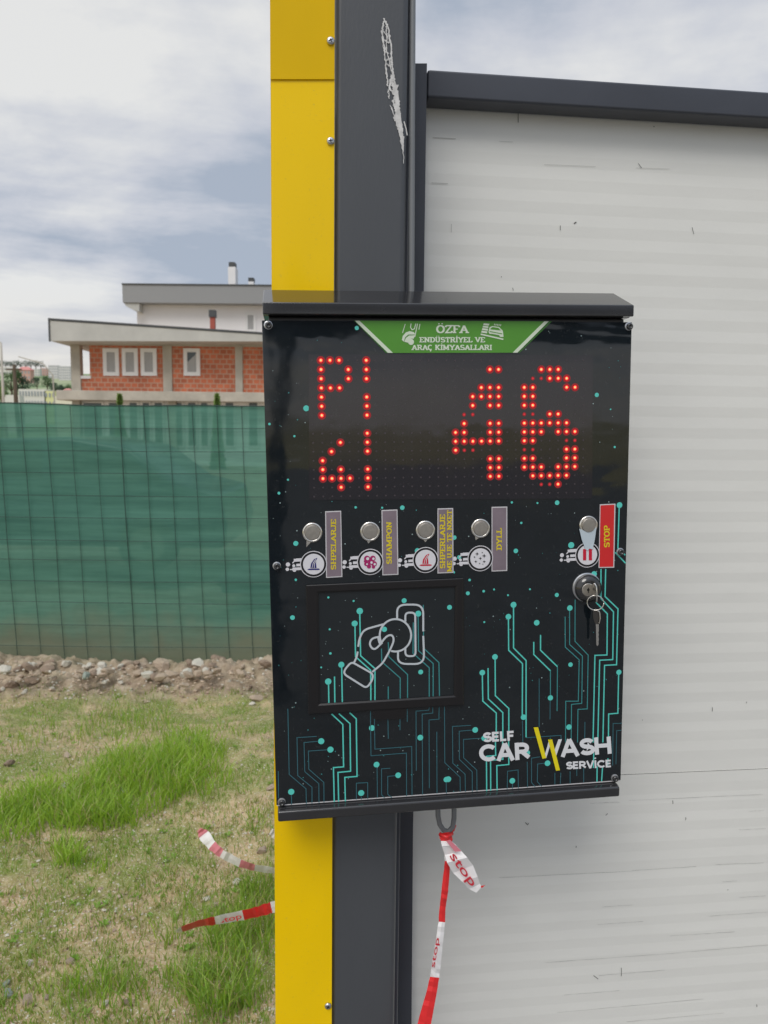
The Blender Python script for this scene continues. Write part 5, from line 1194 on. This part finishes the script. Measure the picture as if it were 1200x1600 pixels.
# gravel: tiny chips, one object
def scatter_rocks(name, pts, label, mats):
    ico = [(0, 0, 1), (.9, 0, .1), (0, .8, .2), (-.9, .1, 0), (.1, -.8, .1), (0, 0, -1)]; fc = [(0, 1, 2), (0, 2, 3), (0, 3, 4), (0, 4, 1), (5, 2, 1), (5, 3, 2), (5, 4, 3), (5, 1, 4)]
    b = MB()
    for (p, s_, m) in pts:
        a = R.uniform(0, 6.28); ca, sa = math.cos(a), math.sin(a); j = [R.uniform(.7, 1.3) for _ in range(6)]
        b.add([(p.x+s_*j[i]*(ca*q[0]-sa*q[1]), p.y+s_*j[i]*(sa*q[0]+ca*q[1]), p.z+s_*.6*j[i]*q[2]) for i, q in enumerate(ico)], fc, m)
    o = b.build(name, mats); o['kind'] = 'stuff'; o['label'] = label; return o
gp_ = []
for i in range(9000):
    px, py = R.uniform(-60, 445), 1028 + 580*R.random()**1.25
    p = surf(px, py)
    if p.y > FY-.03: continue
    hp = p.y > FY-.75
    clump = mnoise.noise(Vector((p.x*2.2, p.y*2.2, 9)))
    if not hp and R.random() > .45+clump: continue
    s_ = (R.uniform(.004, .016) if hp else R.uniform(.0022, .0072))*(1.6 if R.random() < .05 else 1)
    m = R.choice([0, 0, 1, 1, 2]) if hp else R.choice([0, 1, 2, 2])
    gp_.append((p+Vector((0, 0, s_*.2)), s_, m))
scatter_rocks('gravel', gp_, 'loose chips and pebbles scattered over the bare soil', [SM[0], SM[1], SM[2]])
b_blue = MB()
# grass
patches = [(250, 1225, 115, 42, 1.0, .135, 0), (130, 1270, 130, 40, 1.0, .115, 0), (20, 1290, 70, 35, .9, .11, 0), (190, 1150, 125, 34, .55, .10, 1), (300, 1190, 60, 40, .7, .12, 0), (45, 1175, 60, 26, .45, .09, 1), (150, 1105, 60, 12, .55, .07, 1), (250, 1095, 70, 14, .45, .06, 1),
    (370, 1215, 60, 45, .35, .09, 1), (60, 1118, 60, 14, .55, .05, 1), (340, 1120, 80, 16, .45, .05, 1), (200, 1120, 90, 18, .5, .055, 1), (330, 1160, 80, 30, .45, .07, 1), (90, 1150, 90, 25, .5, .07, 1), (250, 1360, 60, 24, .3, .06, 1), (60, 1380, 70, 25, .3, .05, 1), (120, 1450, 90, 30, .3, .05, 1), (108, 1352, 30, 20, .95, .09, 0), (160, 1368, 16, 10, .7, .06, 0), (300, 1105, 45, 12, .3, .05, 1), (330, 1330, 60, 30, .28, .07, 1), (215, 1405, 80, 35, .28, .06, 2), (300, 1440, 60, 40, .4, .08, 1), (380, 1480, 70, 55, .65, .10, 1),
    (340, 1560, 100, 60, .6, .09, 1), (410, 1420, 40, 50, .5, .09, 1), (150, 1560, 120, 45, .5, .07, 1), (40, 1500, 60, 40, .35, .06, 2), (180, 1500, 90, 30, .3, .06, 2), (265, 1470, 30, 25, .6, .08, 1), (365, 1090, 14, 6, .7, .05, 1), (90, 1440, 80, 30, .22, .05, 2), (20, 1400, 40, 40, .3, .05, 2), (0, 1240, 30, 40, .5, .08, 1), (400, 1300, 40, 35, .4, .08, 1)]
gvs, gfs, gmi = [], [], []
def dens(px, py):
    d, h, c = .36, .036, 2
    for (x, y, rx, ry, dd, hh, cc) in patches:
        q = ((px-x)/rx)**2 + ((py-y)/ry)**2
        k = math.exp(-q**1.5)*dd
        if k > d: d, h, c = k, hh*(.6+.4*min(1, k/dd*1.2)), cc
    return d, h, c
cnt = 0
for i in range(120000):
    px, py = R.uniform(-90, 450), R.uniform(1078, 1660)
    px_, py_ = px + 14*mnoise.noise(Vector((px*.03, py*.05, 1))), py + 16*mnoise.noise(Vector((px*.025, py*.04, 7)))
    p = surf(px, py)
    wgt = .22 + .78*((py-1078)/560)**.5
    d, h, c = dens(px_, py_ + 10)
    n_ = mnoise.noise(Vector((p.x*5, p.y*5, 0)))*.9 + mnoise.noise(Vector((p.x*16, p.y*16, 3)))*.7
    if R.random() > d*(1+n_*1.2)*(.55 if c == 0 else .42)*(1 if py < 1400 else .8): continue
    p.z = gh(p.x, p.y)-.004
    hh = h*R.uniform(.45, 1.15)*(1 if c else 1.0); wd = R.uniform(.0010, .0021)*(1.0 if c else 1.15)
    a = R.uniform(0, 6.28); lean = R.uniform(.1, 1.0)*hh; dxx, dyy = math.cos(a)*lean, math.sin(a)*lean
    t = R.uniform(-.9, .9); sx_, sy_ = math.cos(t)*wd, math.sin(t)*wd
    k0 = len(gvs)
    gvs += [(p.x-sx_, p.y-sy_, p.z), (p.x+sx_, p.y+sy_, p.z), (p.x+dxx*.3-sx_*.8, p.y+dyy*.3-sy_*.8, p.z+hh*.55), (p.x+dxx*.3+sx_*.8, p.y+dyy*.3+sy_*.8, p.z+hh*.55), (p.x+dxx, p.y+dyy, p.z+hh*.95)]
    gfs += [(k0, k0+1, k0+3, k0+2), (k0+2, k0+3, k0+4)]
    mi = 3 if R.random() < .10 else (0 if R.random() < .72 else 1) if c == 0 else (R.choice([0, 1, 1, 2]) if c == 1 else R.choice([1, 1, 2, 2, 2, 1, 3]))
    gmi += [mi, mi]; cnt += 1
for i in range(110):
    px, py = R.uniform(0, 430), R.uniform(1110, 1600); p = surf(px, py); sz = R.uniform(.008, .02); n_l = R.randint(4, 7); a0 = R.uniform(0, 6)
    for q in range(n_l):
        a = a0 + q*6.283/n_l + R.uniform(-.3, .3); dx_, dy_ = math.cos(a), math.sin(a); k0 = len(gvs); L_ = sz*R.uniform(.7, 1.3); z1, z2 = R.uniform(.2, .9)*sz, R.uniform(.1, 1.0)*sz
        gvs += [(p.x, p.y, p.z), (p.x+dx_*L_*.55-dy_*L_*.28, p.y+dy_*L_*.55+dx_*L_*.28, p.z+z1), (p.x+dx_*L_, p.y+dy_*L_, p.z+z2), (p.x+dx_*L_*.55+dy_*L_*.28, p.y+dy_*L_*.55-dx_*L_*.28, p.z+z1)]
        gfs += [(k0, k0+1, k0+2, k0+3)]; gmi += [1]
print('grass blades', cnt)
def grassm(nm, c):
    m = bpy.data.materials.new(nm); m.use_nodes = True; t = m.node_tree; L = t.links.new; t.nodes.clear()
    d = N(t, 'ShaderNodeBsdfDiffuse'); d.inputs[0].default_value = (*c, 1); tr = N(t, 'ShaderNodeBsdfTranslucent'); tr.inputs[0].default_value = (c[0]*1.2, c[1]*1.15, c[2]*.7, 1)
    g = N(t, 'ShaderNodeBsdfGlossy', Roughness=.5); g.inputs[0].default_value = (.6, .7, .5, 1)
    m1 = N(t, 'ShaderNodeMixShader'); m1.inputs[0].default_value = .4; L(d.outputs[0], m1.inputs[1]); L(tr.outputs[0], m1.inputs[2])
    m2 = N(t, 'ShaderNodeMixShader'); m2.inputs[0].default_value = .05; L(m1.outputs[0], m2.inputs[1]); L(g.outputs[0], m2.inputs[2])
    o = N(t, 'ShaderNodeOutputMaterial'); L(m2.outputs[0], o.inputs[0]); return m
me = bpy.data.meshes.new('grass'); me.from_pydata(gvs, [], gfs)
for m in (grassm('grass_bright', (.33, .50, .055)), grassm('grass_mid', (.21, .37, .05)), grassm('grass_olive', (.25, .32, .075)), grassm('grass_straw', (.55, .47, .26))): me.materials.append(m)
me.polygons.foreach_set('material_index', gmi)
gro = bpy.data.objects.new('grass', me); C.objects.link(gro); gro['kind'] = 'stuff'; gro['label'] = 'fresh green grass growing in clumps on the bare soil'
